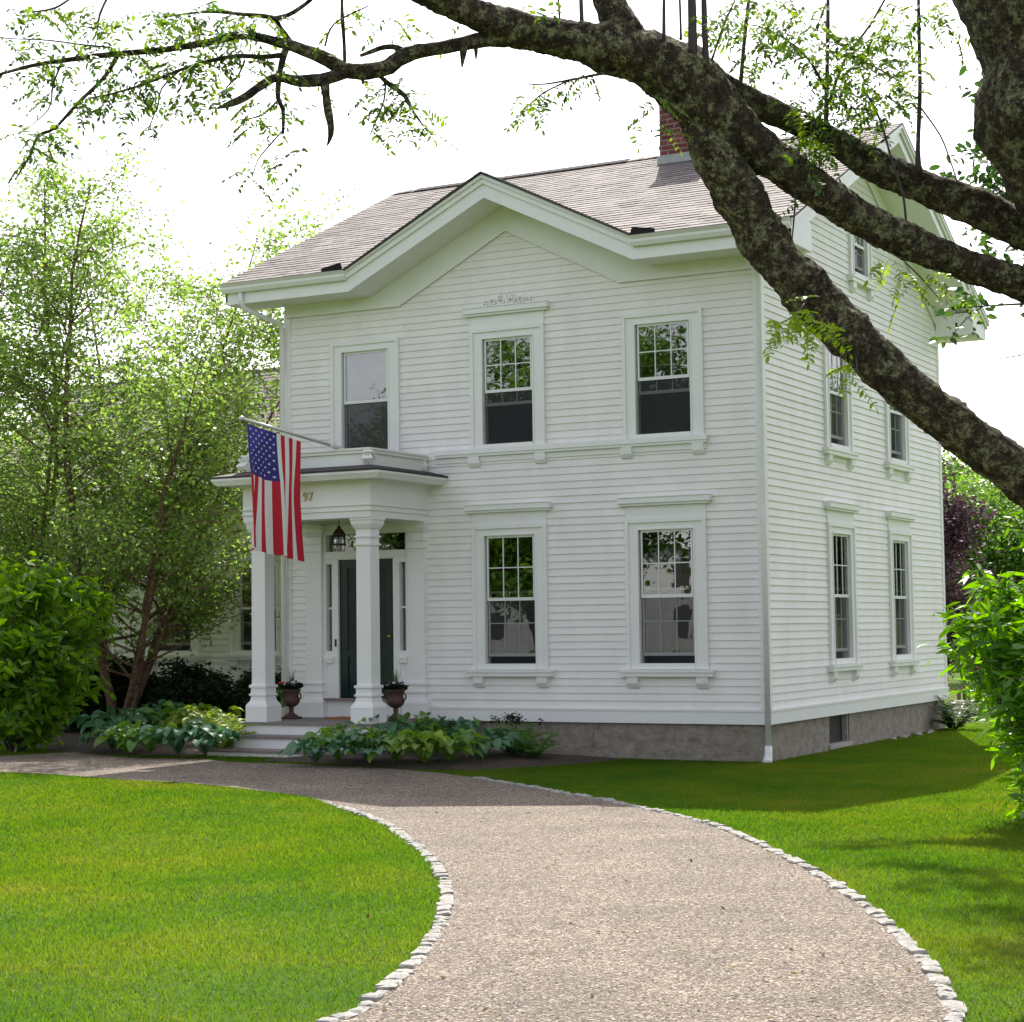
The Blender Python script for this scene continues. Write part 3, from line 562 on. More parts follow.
# solid decks under the shingles
def deck(P_, N_, t=.09): mb.hexa([tuple(Vector(p)-N_*(t+.012)) for p in P_]+[tuple(Vector(p)-N_*.012) for p in P_], 1, .5)
roofmesh = mb
roof = part(mb, 'roof', M['shingle'])
mb = MB()
for (ya, yb, sg) in ((-.60, HD/2, 1), (HD+.60, HD/2, -1)):
    f = lambda y: 6.40+sl*((min(y, HD-y))+.62)
    if sg == 1:
        # front deck split around the gablet
        y2 = (GZ-6.40)/sl-.62
        for (c0, c1, d0, d1) in ((XW0, XC-K, XW0, XC), (XC+K, XW1, XC, XW1)):
            mb.hexa([(c0, ya, f(ya)-.14), (c1, ya, f(ya)-.14), (d1, y2, f(y2)-.14), (d0, y2, f(y2)-.14), (c0, ya, f(ya)-.022), (c1, ya, f(ya)-.022), (d1, y2, f(y2)-.022), (d0, y2, f(y2)-.022)])
        mb.hexa([(XW0, y2, f(y2)-.14), (XW1, y2, f(y2)-.14), (XW1, yb, f(yb)-.14), (XW0, yb, f(yb)-.14), (XW0, y2, f(y2)-.022), (XW1, y2, f(y2)-.022), (XW1, yb, f(yb)-.022), (XW0, yb, f(yb)-.022)])
    else:
        mb.hexa([(XW0, ya, f(ya)-.14), (XW1, ya, f(ya)-.14), (XW1, yb, f(yb)-.14), (XW0, yb, f(yb)-.14), (XW0, ya, f(ya)-.022), (XW1, ya, f(ya)-.022), (XW1, yb, f(yb)-.022), (XW0, yb, f(yb)-.022)])
for s in (-1, 1):
    y2 = (GZ-6.40)/sl-.62; a = (XC+s*(K+.0), -.60, GZ-.5*K); b = (XC, -.60, GZ); c = (XC, y2, GZ)
    mb.add([(a[0], a[1], a[2]-.022), (b[0], b[1], b[2]-.022), (c[0], c[1], c[2]-.022), (a[0], a[1], a[2]-.09), (b[0], b[1], b[2]-.09), (c[0], c[1], c[2]-.09)], [(0, 1, 2), (5, 4, 3), (0, 3, 4, 1), (1, 4, 5, 2), (2, 5, 3, 0)])
mb.build('roof_deck', M['insidedark'], roof)
# drip edges: dark line of shingle ends, ridge cap and vent
mb = MB(); zr = 6.40+sl*(HD/2+.62)
for i in range(int((XW1-XW0)/.25)):
    x = XW0+i*.25; mb.hexa([(x, HD/2-.13, zr-.055), (x+.29, HD/2-.13, zr-.055), (x+.29, HD/2, zr+.002), (x, HD/2, zr+.002), (x, HD/2-.13, zr-.04), (x+.29, HD/2-.13, zr-.032), (x+.29, HD/2, zr+.030), (x, HD/2, zr+.020)], 0)
    mb.hexa([(x, HD/2+.13, zr-.055), (x+.29, HD/2+.13, zr-.055), (x+.29, HD/2, zr+.002), (x, HD/2, zr+.002), (x, HD/2+.13, zr-.04), (x+.29, HD/2+.13, zr-.032), (x+.29, HD/2, zr+.030), (x, HD/2, zr+.020)], 0)
mb.build('ridge_cap', M['shingle'], roof)
mb = MB(); mb.extr([(-7.14, HD/2-.15, zr-.04), (-7.14, HD/2, zr+.035), (-7.14, HD/2+.15, zr-.04)], (3.67, 0, 0)); mb.build('ridge_vent', M['ventdark'], roof)
mb = MB()
for s in (-1, 1):
    x = XC+s*(K+.02); 
    fm = MB(); fm.hexa([(x, -.715, 6.38), (x+s*.33, -.715, 6.38), (x+s*.33, -.705, 6.38), (x, -.705, 6.38), (x+s*.03, -.715, 6.475), (x+s*.33, -.715, 6.425), (x+s*.33, -.705, 6.425), (x+s*.03, -.705, 6.475)], 0); fm.build('flashing', M['ventdark'], roof)
mb = MB()
for (x0, x1) in ((XW0-.05, XC-KG), (XC+KG, XW1+.06)): mb.box(x0, x1, -.655, -.60, 6.375, 6.388)
for s in (-1, 1):
    mb.extr([(XC+s*(KG+.01), -.69, GZ-.5*KG-.030), (XC, -.69, GZ-.026), (XC, -.69, GZ-.008), (XC+s*(KG+.01), -.69, GZ-.5*KG-.012)], (0, .05, 0))
mb.build('drip_edge', M['membrane'], roof)
# gutter
mb = MB()
for (x0, x1) in ((XW0-.02, XC-K-.02), (XC+K+.02, XW1+.02)):
    prof = [(-.60, 6.25), (-.66, 6.25), (-.685, 6.30), (-.685, 6.33), (-.715, 6.365), (-.72, 6.372), (-.70, 6.372), (-.60, 6.372)]
    mb = MB(); mb.extr([(x0, y, z) for y, z in prof], (x1-x0, 0, 0)); part(mb, 'gutter', M['gutterwhite'])
mb = MB(); mb.tube([(-7.25, -.63, 6.24), (-7.25, -.63, 6.12), (-7.22, -.60, 6.03), (-6.97, -.12, 5.86), (-6.96, -.075, 5.80), (-6.96, -.075, 3.0), (-6.96, -.075, 0.10)], .036, 12)
part(mb, 'downspout', M['gutterwhite'], smooth=True)
mb = MB(); mb.tube([(.02, -.63, 6.24), (.02, -.63, 6.14), (.02, -.52, 6.03), (.015, -.14, 5.90), (.015, -.07, 5.80), (.015, -.07, 3.0), (.015, -.07, .16)], .035, 12)
mb.tube([(.015, -.07, .20), (.015, -.075, .10), (.015, -.10, .03), (.015, -.14, .0)], [.043, .047, .055, .06], 12)
part(mb, 'downspout', M['gutterwhite'], smooth=True)
# chimney
mb = MB(); mb.box(-2.74, -2.14, 3.35, 4.05, 8.0, 9.30); mb.box(-2.77, -2.11, 3.32, 4.08, 9.3005, 9.37); mb.box(-2.79, -2.09, 3.30, 4.10, 9.3705, 9.46)
ch = mb.build('chimney', M['brick'], roof); mb = MB(); mb.extr([(-2.77, 3.32, 8.15), (-2.77, 3.32, 8.40), (-2.77, 4.08, 8.66), (-2.77, 4.08, 8.15)], (.66, 0, 0)); mb.build('flashing', M['lead'], ch)

# ------------------------------------------------------------------ entry porch (parts of the house)
PX = -5.648; PF = 0.475
colx = (PX-0.8075, PX+0.8075); CY = -1.25
def sqcol(mb, cx, y0, y1, cxh, prof, half=False):
    """prof list of (half width, z); a square column; half -> pilaster whose back stays at y1"""
    for i in range(len(prof)-1):
        (a, z0), (b, z1) = prof[i], prof[i+1]
        if abs(z1-z0) < 1e-4: continue
        if half:
            P0 = [(cx-cxh-a, y1-y0-a, z0), (cx+cxh+a, y1-y0-a, z0), (cx+cxh+a, y1, z0), (cx-cxh-a, y1, z0)]; P1 = [(cx-cxh-b, y1-y0-b, z1), (cx+cxh+b, y1-y0-b, z1), (cx+cxh+b, y1, z1), (cx-cxh-b, y1, z1)]
        else:
            P0 = [(cx-a, y0-a, z0), (cx+a, y0-a, z0), (cx+a, y0+a, z0), (cx-a, y0+a, z0)]; P1 = [(cx-b, y0-b, z1), (cx+b, y0-b, z1), (cx+b, y0+b, z1), (cx-b, y0+b, z1)]
        mb.hexa(P0+P1)
cprof = [(.165, PF), (.165, .665), (.168, .667), (.155, .70), (.125, .74), (.115, .79), (.113, .80), (.113, .805), (.133, .808), (.133, .832), (.117, .834), (.115, .91), (.133, .913), (.133, .945), (.106, .95), (.104, 2.70), (.124, 2.703), (.124, 2.725), (.106, 2.728), (.106, 2.80), (.124, 2.803), (.124, 2.825), (.106, 2.828), (.106, 2.90), (.125, 2.92), (.150, 2.97), (.155, 3.02), (.165, 3.022), (.165, 3.05)]
for cx in colx: mb = MB(); sqcol(mb, cx, CY, None, 0, cprof); part(mb, 'column', M['trim'])
pprof = [(a-.105, z) for a, z in cprof]
for cx in colx: mb = MB(); sqcol(mb, cx, .11, 0.02, .125, pprof, True); part(mb, 'pilaster', M['trim'])
# entablature ring
mb = MB()
EXL, EXR = PX-0.985, PX+0.970; EYF = -1.43
def ring(mb, out, z0, z1, inner=0.33, yb=-0.003):
    mb.box(EXL-out, EXR+out, EYF-out, EYF+inner, z0, z1); mb.box(EXL-out, EXL+inner, EYF+inner+.0005, yb, z0, z1); mb.box(EXR-inner, EXR+out, EYF+inner+.0005, yb, z0, z1)
ring(mb, 0, 3.0505, 3.135); ring(mb, .018, 3.1355, 3.150); ring(mb, .008, 3.1505, 3.20); ring(mb, .03, 3.2005, 3.213); ring(mb, 0.004, 3.2135, 3.50)
part(mb, 'entablature', M['trim'])
mb = MB()
def plate(mb, out, z0, z1): mb.box(EXL-out, EXR+out, EYF-out, -.0035, z0, z1)
plate(mb, -.30, 3.30, 3.33)
plate(mb, .05, 3.5005, 3.52); plate(mb, .25, 3.5205, 3.535)
# crown profile by stacked steps
for o_, z0, z1 in ((.262, 3.5355, 3.55), (.272, 3.5505, 3.565), (.286, 3.5655, 3.58), (.297, 3.5805, 3.61)): plate(mb, o_, z0, z1)
part(mb, 'cornice', M['trim'])
mb = MB(); a = .305; b = 0.03
mb.hexa([(EXL-a, EYF-a, 3.611), (EXR+a, EYF-a, 3.611), (EXR+a, -.004, 3.611), (EXL-a, -.004, 3.611), (EXL-a, EYF-a, 3.635), (EXR+a, EYF-a, 3.635), (EXR+a, -.004, 3.635), (EXL-a, -.004, 3.635)])
mb.hexa([(EXL-a+.002, EYF-a+.002, 3.6352), (EXR+a-.002, EYF-a+.002, 3.6352), (EXR+a-.002, -.0045, 3.6352), (EXL-a+.002, -.0045, 3.6352), (EXL-b, EYF-b, 3.705), (EXR+b, EYF-b, 3.705), (EXR+b, -.0045, 3.705), (EXL-b, -.0045, 3.705)])
part(mb, 'porch_roof', M['membrane'])
mb = MB()
ring(mb, -.03, 3.7055, 3.86, .10, -.0035); ring(mb, .0, 3.8605, 3.90, .10, -.0035); ring(mb, .02, 3.9005, 3.925, .12, -.0035)
pp = part(mb, 'parapet', M['trim'])
mb = MB()   # scroll brackets at the parapet corners
for (x, y, dx, dy) in ((EXL+.0, EYF-.0, -1, -1), (EXR, EYF, 1, -1), (EXR-.02, -.10, 1, 0)):
    mb = MB()
    for k in range(3):
        t = k*.045
        pts = [(x+dx*.02-dx*t, y+dy*.02, 3.73), (x+dx*.045-dx*t, y+dy*.05, 3.78), (x+dx*.015-dx*t, y+dy*.02, 3.83), (x+dx*.04-dx*t, y+dy*.045, 3.88)]
        mb.tube(pts, [.02, .028, .018, .024], 6)
    for s in (0, 1):
        c = [Vector((x+dx*.01-(dx*.05+dx*.07*i/5 if s else 0), y-(.0 if s else dy*(.05+.07*i/5))-.0+(.012*dy if s else 0), 3.87-.018*i)) for i in range(6)]
        mb.tube(c, [.022, .02, .018, .016, .013, .008], 6)
    mb.build('scroll_bracket', M['trim'], pp)
# house number 97
def digits(txt, x, y, z, h, parent):
    cu = bpy.data.curves.new('house_number', 'FONT'); cu.body = txt; cu.size = h/0.7; cu.extrude = .006; cu.bevel_depth = .0015; cu.space_character = 1.12; cu.align_x = 'CENTER'
    o = bpy.data.objects.new('tmp', cu); COL.objects.link(o); bpy.context.view_layer.update()
    me = bpy.data.meshes.new_from_object(o.evaluated_get(bpy.context.evaluated_depsgraph_get())); bpy.data.objects.remove(o)
    me.transform(Matrix.Translation((x, y, z)) @ Matrix.Rotation(R(90), 4, 'X')); me.transform(Matrix.Translation(-wo(parent))); me.materials.clear(); me.materials.append(M['gold'])
    q = bpy.data.objects.new('house_number', me); link(q, parent); q['label'] = 'gilt house number 97'; return q
digits('97', PX+.035, EYF-.011, 3.292, .105, house)
# porch floor and steps
mb = MB(); x0, x1 = PX-1.0, PX+1.0
nb = 16
for i in range(nb): a = x0-.03+(x1-x0+.06)*i/nb; mb.box(a+.0015, a+(x1-x0+.06)/nb-.0015, EYF-.12, -.005, PF-.028, PF, 0)
part(mb, 'porch_floor', M['deck'])
mb = MB(); mb.box(x0, x1, EYF-.085, -.006, .0, PF-.0285); part(mb, 'porch_base', M['trim'])
for k, (y0, zt_) in enumerate(((-1.88, .325), (-2.22, .170))):
    yb = (-1.516, -1.8605)[k]
    mb = MB(); mb.box(x0-.02, x1+.02, y0, yb, zt_-.030, zt_, 0); mb.box(x0, x1, y0+.03, yb-.0005, -.05, zt_-.0305, 1); part(mb, 'step', [M['deck'], M['trim']])
# door surround: recess panelling
mb = MB(FR); D0 = .05
GL = (-6.28, -6.185); GR = (-5.115, -5.02); DX = (-6.085, -5.215)
mb.box(-6.44, -6.28, -.10, D0, .475, 3.06); mb.box(-5.02, -4.86, -.10, D0, .475, 3.06)          # outer stiles
mb.box(-6.2799, -5.0201, -.10, D0, 2.925, 3.06); mb.box(-6.2799, -5.0201, -.10, D0, 2.585, 2.695)      # head, transom bar
mb.box(-6.2799, -5.0201, -.02, D0+.012, 2.60, 2.68)
for (a, b) in (GL, GR):
    mb.box(a+.0, b, -.10, D0-.015, .475, 1.20); mb.box(a-.03, b+.03, -.02, D0+.02, 1.20, 1.245); mb.box(a-.04, b+.04, -.02, D0+.028, 1.2455, 1.28); mb.box(a, b, -.10, D0-.003, 1.2805, 1.36)
    mb.box(a, b, -.10, D0-.003, 2.53, 2.5845); mb.box(a+.001, b-.001, -.06, -.01, 1.92, 1.95)
mb.box(GL[1]+.0001, DX[0], -.10, D0, .475, 2.5845); mb.box(DX[1], GR[0]-.0001, -.10, D0, .475, 2.5845)
mb.box(DX[0]+.0002, DX[1]-.0002, -.10, D0-.01, .4755, .70)
fr_ = part(mb, 'door_surround', M['trim'])
mb = MB(FR); mb.box(-6.30, -5.0, -.05, D0+.06, .7005, .728); mb.build('threshold', M['deck'], fr_)
for nm, a, b, z0, z1 in (('sidelight', GL[0], GL[1], 1.36, 2.53), ('sidelight', GR[0], GR[1], 1.36, 2.53), ('transom', -6.28, -5.02, 2.695, 2.925)):
    g = MB(FR); g.quad([(a, -.04, z0), (b, -.04, z0), (b, -.04, z1), (a, -.04, z1)], 0, NF); g.build(nm, M['glass'], fr_)
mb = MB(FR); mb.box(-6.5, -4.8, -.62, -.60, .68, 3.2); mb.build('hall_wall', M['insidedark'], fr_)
mb = MB(FR); d0, d1 = -.03, .012
mb.box(DX[0]+.002, DX[0]+.125, d0, d1, .73, 2.583); mb.box(DX[1]-.125, DX[1]-.002, d0, d1, .73, 2.583); mb.box(DX[0]+.1251, DX[1]-.1251, d0, d1-.0003, 2.47, 2.583); mb.box(DX[0]+.1251, DX[1]-.1251, d0, d1-.0003, .73, .80); mb.box(DX[0]+.1251, DX[1]-.1251, d0, d1-.0003, 1.28, 1.37)
mb.box(DX[0]+.1251, DX[1]-.1251, d0, d1-.02, .80, 1.28)
dr = part(mb, 'door', M['door']); g = MB(FR); g.quad([(DX[0]+.125, d1-.012, 1.37), (DX[1]-.125, d1-.012, 1.37), (DX[1]-.125, d1-.012, 2.47), (DX[0]+.125, d1-.012, 2.47)], 0, NF); g.build('screen', M['doorscreen'], dr)
mb = MB(); mb.tube([(DX[1]-.06, -.012, 1.55), (DX[1]-.06, -.05, 1.55)], [.012, .012], 8); mb.lathe((DX[1]-.06, -.065, 1.53), [(.004, 0), (.02, .008), (.026, .02), (.02, .034), (.004, .04)], 12); mb.build('knob', M['brass'], dr, smooth=True)
mb = MB(FR); mb.box(-6.135, -6.115, D0, D0+.015, 1.42, 1.52); mb.build('doorbell', M['brownmetal'], fr_)

# ------------------------------------------------------------------ rear wing of the house
mb = MB(FWING)
WCX = (-9.97, -11.67, -13.6); WZ = (1.335, 2.68)
clapwall(mb, lambda a, b: (-16.5, -6.97), 0.63, 4.0, [hole(x, WZ) for x in WCX], 0.1)
part(mb, 'wall', M['paint'], label='clapboard front wall of the lower wing')
mb = MB(); mb.box(-16.5, -16.4, 3.62, 10.2, .6, 4.0); mb.box(-16.399, -6.96, 10.0, 10.1, .6, 4.0); mb.box(-16.5, -6.96, 3.53, 10.1, .3, .625); mb.box(-16.5, -6.96, 3.45, 3.529, .45, .627)
mb.box(-16.45, -6.96, 4.6, 4.65, .63, 4.0); mb.box(-16.6, -6.9, 3.15, 3.48, 3.80, 3.83); mb.box(-16.6, -6.9, 3.12, 3.149, 3.78, 4.02); mb.box(-16.6, -6.9, 3.455, 3.4805, 3.55, 3.80)
mb.extr([(-16.5, 3.5, 4.0), (-16.5, 10.1, 4.0), (-16.5, 6.8, 6.25)], (.1, 0, 0))
part(mb, 'wing_trim', M['trim'])
mb = MB(); mb.box(-16.3, -7, 3.55, 10, -.5, .299); part(mb, 'foundation', M['foundation'])
for x in WCX: window(FWING, NF, x, *WZ, zhead=(2.95, 3.06), sillz=1.26)
mb = MB(); sw = (6.40-3.98)/(6.8-3.05); cw_ = 1/math.sqrt(1+sw*sw); Lw = 3.75/cw_
course_tabs(mb, Vector((0, 3.05, 4.0)), Vector((1, 0, 0)), Vector((0, cw_, sw*cw_)), Vector((0, -sw*cw_, cw_)), Lw, lambda v: [(-16.8, -6.96)], .14, .4)
course_tabs(mb, Vector((0, 10.55, 4.0)), Vector((1, 0, 0)), Vector((0, -cw_, sw*cw_)), Vector((0, sw*cw_, cw_)), Lw, lambda v: [(-16.8, -6.96)], .14, .8)
mb.box(-16.8, -6.96, 6.74, 6.86, 6.38, 6.43)
part(mb, 'roof', M['shingle'], label='grey shingled roof of the lower wing')

# ------------------------------------------------------------------ ground and driveway
def smoothpts(P_, n=8):
    out = []; P_ = [P_[0]]+list(P_)+[P_[-1]]
    for i in range(1, len(P_)-2):
        for k in range(n):
            t = k/n; a, b, c, d = P_[i-1], P_[i], P_[i+1], P_[i+2]
            out.append(tuple(0.5*((2*b[j])+(-a[j]+c[j])*t+(2*a[j]-5*b[j]+4*c[j]-d[j])*t*t+(-a[j]+3*b[j]-3*c[j]+d[j])*t**3) for j in range(2)))
    out.append(tuple(P_[-2])); return out
isl_px = [(0, 773), (60, 776), (130, 781), (200, 785), (260, 792), (310, 799), (345, 810), (380, 823), (410, 842), (432, 862), (443, 880), (447, 900), (440, 925), (425, 950), (400, 978), (370, 1003), (335, 1022)]
rt_px = [(470, 778), (512, 785), (562, 794), (617, 804), (712, 826), (792, 862), (832, 885), (872, 912), (907, 945), (932, 972), (950, 1005), (955, 1020)]
isl = smoothpts([tuple(gp(*t)[:2]) for t in isl_px]+[(3.45, -16.2), (3.0, -18.5), (2.0, -21), (.5, -24)], 6)
rtl = smoothpts([tuple(gp(*t)[:2]) for t in rt_px]+[(6.15, -15.2), (6.2, -17.5), (5.9, -20), (5.2, -24)], 6)
bed = [tuple(gp(*t)[:2]) for t in [(0, 757), (73, 753), (132, 759), (204, 760), (230, 763), (296, 765), (396, 770), (440, 774)]]
bed = [(-22, -6), (-16, -3.6)]+bed
outer = [(-22, -9.5), (-14, -6.6)]+isl
poly = bed+rtl+outer[::-1]
def inpoly(x, y, P_):
    x = np.asarray(x); y = np.asarray(y); c = np.zeros(x.shape, bool); n = len(P_); j = n-1
    for i in range(n):
        xi, yi = P_[i]; xj, yj = P_[j]; m_ = ((yi > y) != (yj > y)) & (x < (xj-xi)*(y-yi)/((yj-yi) if yj != yi else 1e-9)+xi); c ^= m_; j = i
    return c
# gravel sheet
gx, gy = np.meshgrid(np.arange(-22, 7, .5), np.arange(-24.5, 0, .5)); gx = gx.ravel()+.013; gy = gy.ravel()+.017
ins = inpoly(gx, gy, poly)
pts = [Vector(p) for p in poly]+[Vector((a, b)) for a, b in zip(gx[ins], gy[ins])]
r_ = delaunay_2d_cdt(pts, [(i, (i+1) % len(poly)) for i in range(len(poly))], [], 1, 1e-5)
mb = MB(); mb.add([(v.x, v.y, hgt(v.x, v.y)+.012) for v in r_[0]], [tuple(f) for f in r_[2]], 0, .5)
gr = mb.build('driveway', M['gravel'], smooth=True); tagit(gr, kind='structure')
# ground sheet, finely divided near the house and running to the horizon
xs = np.concatenate([[-900, -300, -100, -50, -30], np.arange(-22, 12.01, .5), [16, 25, 50, 100, 300, 900]]); ys = np.concatenate([[-900, -300, -100, -50, -35], np.arange(-26, 12.01, .5), [16, 25, 50, 100, 300, 900]])
X, Y = np.meshgrid(xs, ys); V = np.stack([X.ravel(), Y.ravel(), hgt_np(X, Y).ravel()], 1); nx = len(xs); ny = len(ys)
ii = (np.arange(ny-1)[:, None]*nx+np.arange(nx-1)[None]).ravel(); F = np.stack([ii, ii+1, ii+nx+1, ii+nx], 1)
g_ = mk_np('ground', V, F, np.full(len(F), .5), M['turf'], smooth=True); tagit(g_, kind='structure')

# planting beds: low soil mounds
def bedmesh(name, P_, h=.05):
    n = len(P_); cx = sum(p[0] for p in P_)/n; cy = sum(p[1] for p in P_)/n; mb = MB(); vs = []; R_ = (1, .8, .5, .0)
    for k in range(3):
        for (x, y) in P_: q = R_[k]; xx = cx+(x-cx)*q; yy = cy+(y-cy)*q; vs.append((xx, yy, hgt(xx, yy)+(.006, h, h*1.25)[k]))
    vs.append((cx, cy, hgt(cx, cy)+h*1.3)); fs = []
    for k in range(2):
        for i in range(n): j = (i+1) % n; fs.append((k*n+i, k*n+j, (k+1)*n+j, (k+1)*n+i))
    for i in range(n): fs.append((2*n+i, 2*n+(i+1) % n, 3*n))
    mb.add(vs, fs, 0, .5); return tagit(mb.build(name, M['soil'], smooth=True), kind='structure')
bedR = [(-5.5, -2.72), (-4.6, -2.85), (-3.9, -2.92), (-3.2, -2.9), (-2.6, -2.6), (-2.2, -1.5), (-1.9, -.6), (-1.9, -.02), (-4.6, -.02)]
bedL = [(-13, -1.5), (-10.5, -1.4), (-9.2, -2.1), (-7.9, -2.5), (-7.0, -2.3), (-6.75, -1.6), (-6.75, -.1), (-7.1, 3.4), (-13, 3.4)]
bedmesh('garden_bed', bedR); bedmesh('garden_bed', bedL)

# ------------------------------------------------------------------ cobble edging
def cobmesh(seed):
    r = random.Random(seed); mb = MB(); lx, ly, lz = .060*r.uniform(.75, 1.12), .038*r.uniform(.8, 1.25), .018
    vs = []
    for k, (q, z) in enumerate(((1, -.05), (1.02, .012), (.82, lz))):
        for a, b in ((-1, -1), (0, -1.07), (1, -1), (1.06, 0), (1, 1), (0, 1.05), (-1, 1), (-1.06, 0)):
            vs.append((a*lx*q+r.uniform(-.007, .007), b*ly*q+r.uniform(-.007, .007), z+r.uniform(-.004, .006)))
    vs.append((r.uniform(-.01, .01), 0, lz+.008)); fs = []
    for k in range(2):
        for i in range(8): j = (i+1) % 8; fs.append((k*8+i, k*8+j, k*8+8+j, k*8+8+i))
    for i in range(8): fs.append((16+i, 16+(i+1) % 8, 24))
    mb.add(vs, fs, 0); o = mb.build('cobblestone', M['cobble'], smooth=False); me = o.data; bpy.data.objects.remove(o); return me
cobs = [cobmesh(s) for s in range(9)]
def edging(path, label, group, ymin, ymax, shift):
    d = 0; last = None; pos = []
    for i in range(len(path)-1):
        a = Vector(path[i]); b = Vector(path[i+1]); L_ = (b-a).length; t = (b-a)/L_
        while d < L_: p = a+t*d; pos.append((p, t)); d += random.uniform(.118, .140)
        d -= L_
    for (p, t) in pos:
        if not (ymin < p.y < ymax): continue
        o = bpy.data.objects.new('cobblestone', random.choice(cobs)); n_ = Vector((-t.y, t.x))*shift
        o.location = (p.x+n_.x+random.uniform(-.008, .008), p.y+n_.y+random.uniform(-.008, .008), hgt(p.x, p.y)+.006+random.uniform(-.010, .006))
        o.rotation_euler = (random.uniform(-.08, .08), random.uniform(-.08, .08), math.atan2(t.y, t.x)+random.uniform(-.12, .12)+(math.pi if random.random() < .5 else 0)); s = random.uniform(.78, 1.0); o.scale = (s, s*random.uniform(.9, 1.15), 1)
        COL.objects.link(o); tagit(o, label, 'cobblestone', group)
edging(isl, 'pale granite cobblestone in the curved edging of the round island lawn', 'cobblestones edging the island lawn', -15.2, -6.3, .0)
edging(rtl, 'pale granite cobblestone in the edging between gravel and right hand lawn', 'cobblestones edging the right lawn', -14.2, -3.3, .0)

# ------------------------------------------------------------------ grass blades
house_rect = lambda x, y: ((x > -16.6) & (x < .02) & (y > -.02) & (y < 10.3) & ((x > -6.95) | (y > 3.4)))
def inview(x, y, m=60):
    P = np.stack([x-CP.x, y-CP.y, -CP.z+0*x], 1); f = P@np.array(CF); u = 512+FPX*(P@np.array(CR))/f; v = 511-FPX*(P@np.array(CU))/f; return (f > 1) & (u > -m) & (u < 1024+m) & (v < 1022+m), f
def grass(n, name, label):
    x = rng.uniform(-16, 9, n); y = rng.uniform(-17.5, 9, n); ok, f = inview(x, y)
    # thin out with distance, wider blades far away
    keep = ok & (rng.random(n) < np.clip(1.0-(f-12)/24, .28, 1))
    x, y, f = x[keep], y[keep], f[keep]
    bad = inpoly(x, y, poly) | ((x < -3.2) & (x > -5.35) & (y > -2.95) & (y < -1.5)) | ((x < -6.75) & (x > -9.3) & (y > -2.6) & (y < 1)) | house_rect(x, y) | inpoly(x, y, bedL) | inpoly(x, y, bedR) | ((x > -6.7) & (x < -4.6) & (y > -2.26) & (y < 0))
    x, y, f = x[~bad], y[~bad], f[~bad]; n = len(x)
    z = hgt_np(x, y)
    pat = np.sin(x*1.7+1.3*np.sin(y*1.1))*np.cos(y*1.9+x*.6)
    h = (.018+.014*rng.random(n))*(1+.2*pat); w = (.0026+.0018*rng.random(n))*np.clip(f/11, .8, 2.6)
    a = rng.random(n)*2*np.pi; l = rng.normal(size=(n, 2))*.013
    dx, dy = np.cos(a)*w, np.sin(a)*w
    V = np.stack([np.stack([x-dx, y-dy, z-.004], 1), np.stack([x+dx, y+dy, z-.004], 1), np.stack([x+l[:, 0]+dx*.2, y+l[:, 1]+dy*.2, z+h], 1)], 1).reshape(-1, 3)
    o = mk_np(name, V, np.arange(3*n).reshape(n, 3), rng.random(n), M['blade']); tagit(o, label, 'grass', kind='stuff'); return o
grass(3400000, 'grass', 'short mown green lawn grass around the gravel drive and the white house')
# loose pebbles
n = 150000; x = rng.uniform(-9, 7, n); y = rng.uniform(-15.5, -1.5, n); ok, f = inview(x, y, 10); keep = ok & inpoly(x, y, poly) & (rng.random(n) < np.clip(1.2-f/26, .1, 1)); x, y = x[keep], y[keep]; n = len(x)
octa = np.array([(1, 0, 0), (0, 1, 0), (-1, 0, 0), (0, -1, 0), (0, 0, .8), (0, 0, -.8)]); s_ = .003+.0065*rng.random(n)**3; a = rng.random(n)*6.28; ca, sa = np.cos(a), np.sin(a)
el = .7+.6*rng.random(n); B_ = octa[None]*s_[:, None, None]; B_[:, :, 0] *= el[:, None]; Q = np.empty_like(B_); Q[:, :, 0] = B_[:, :, 0]*ca[:, None]-B_[:, :, 1]*sa[:, None]+x[:, None]; Q[:, :, 1] = B_[:, :, 0]*sa[:, None]+B_[:, :, 1]*ca[:, None]+y[:, None]; Q[:, :, 2] = B_[:, :, 2]+(hgt_np(x, y)+.012+s_*.3)[:, None]
tri = np.array([(0, 1, 4), (1, 2, 4), (2, 3, 4), (3, 0, 4)]); F = (tri[None]+6*np.arange(n)[:, None, None]).reshape(-1, 3)
o = mk_np('loose_gravel', Q.reshape(-1, 3), F, np.repeat(rng.random(n), 4), M['pebble'], smooth=True); tagit(o, 'loose tan and grey pebbles scattered over the gravel drive', 'gravel', kind='stuff')

n = 1300; x = rng.uniform(-8, 8, n); y = rng.uniform(-15.5, -2, n); ok, f = inview(x, y, 10); x, y = x[ok], y[ok]; n = len(x)
P_ = np.stack([x, y, hgt_np(x, y)+.022], 1); D = rng.normal(size=(n, 3)); D[:, 2] = .12*np.abs(D[:, 2]); V, F = leaves(P_, .032, .5, 3, D)
o = mk_np('fallen_leaves', V, F, rng.random(n), leafmat('dry_leaflet', (0.10, 0.06, 0.02), (0.16, 0.19, 0.03), .2, rough=.9, spec=.05)); tagit(o, 'small dry leaflets scattered over lawn and gravel drive', 'leaf litter', kind='stuff')
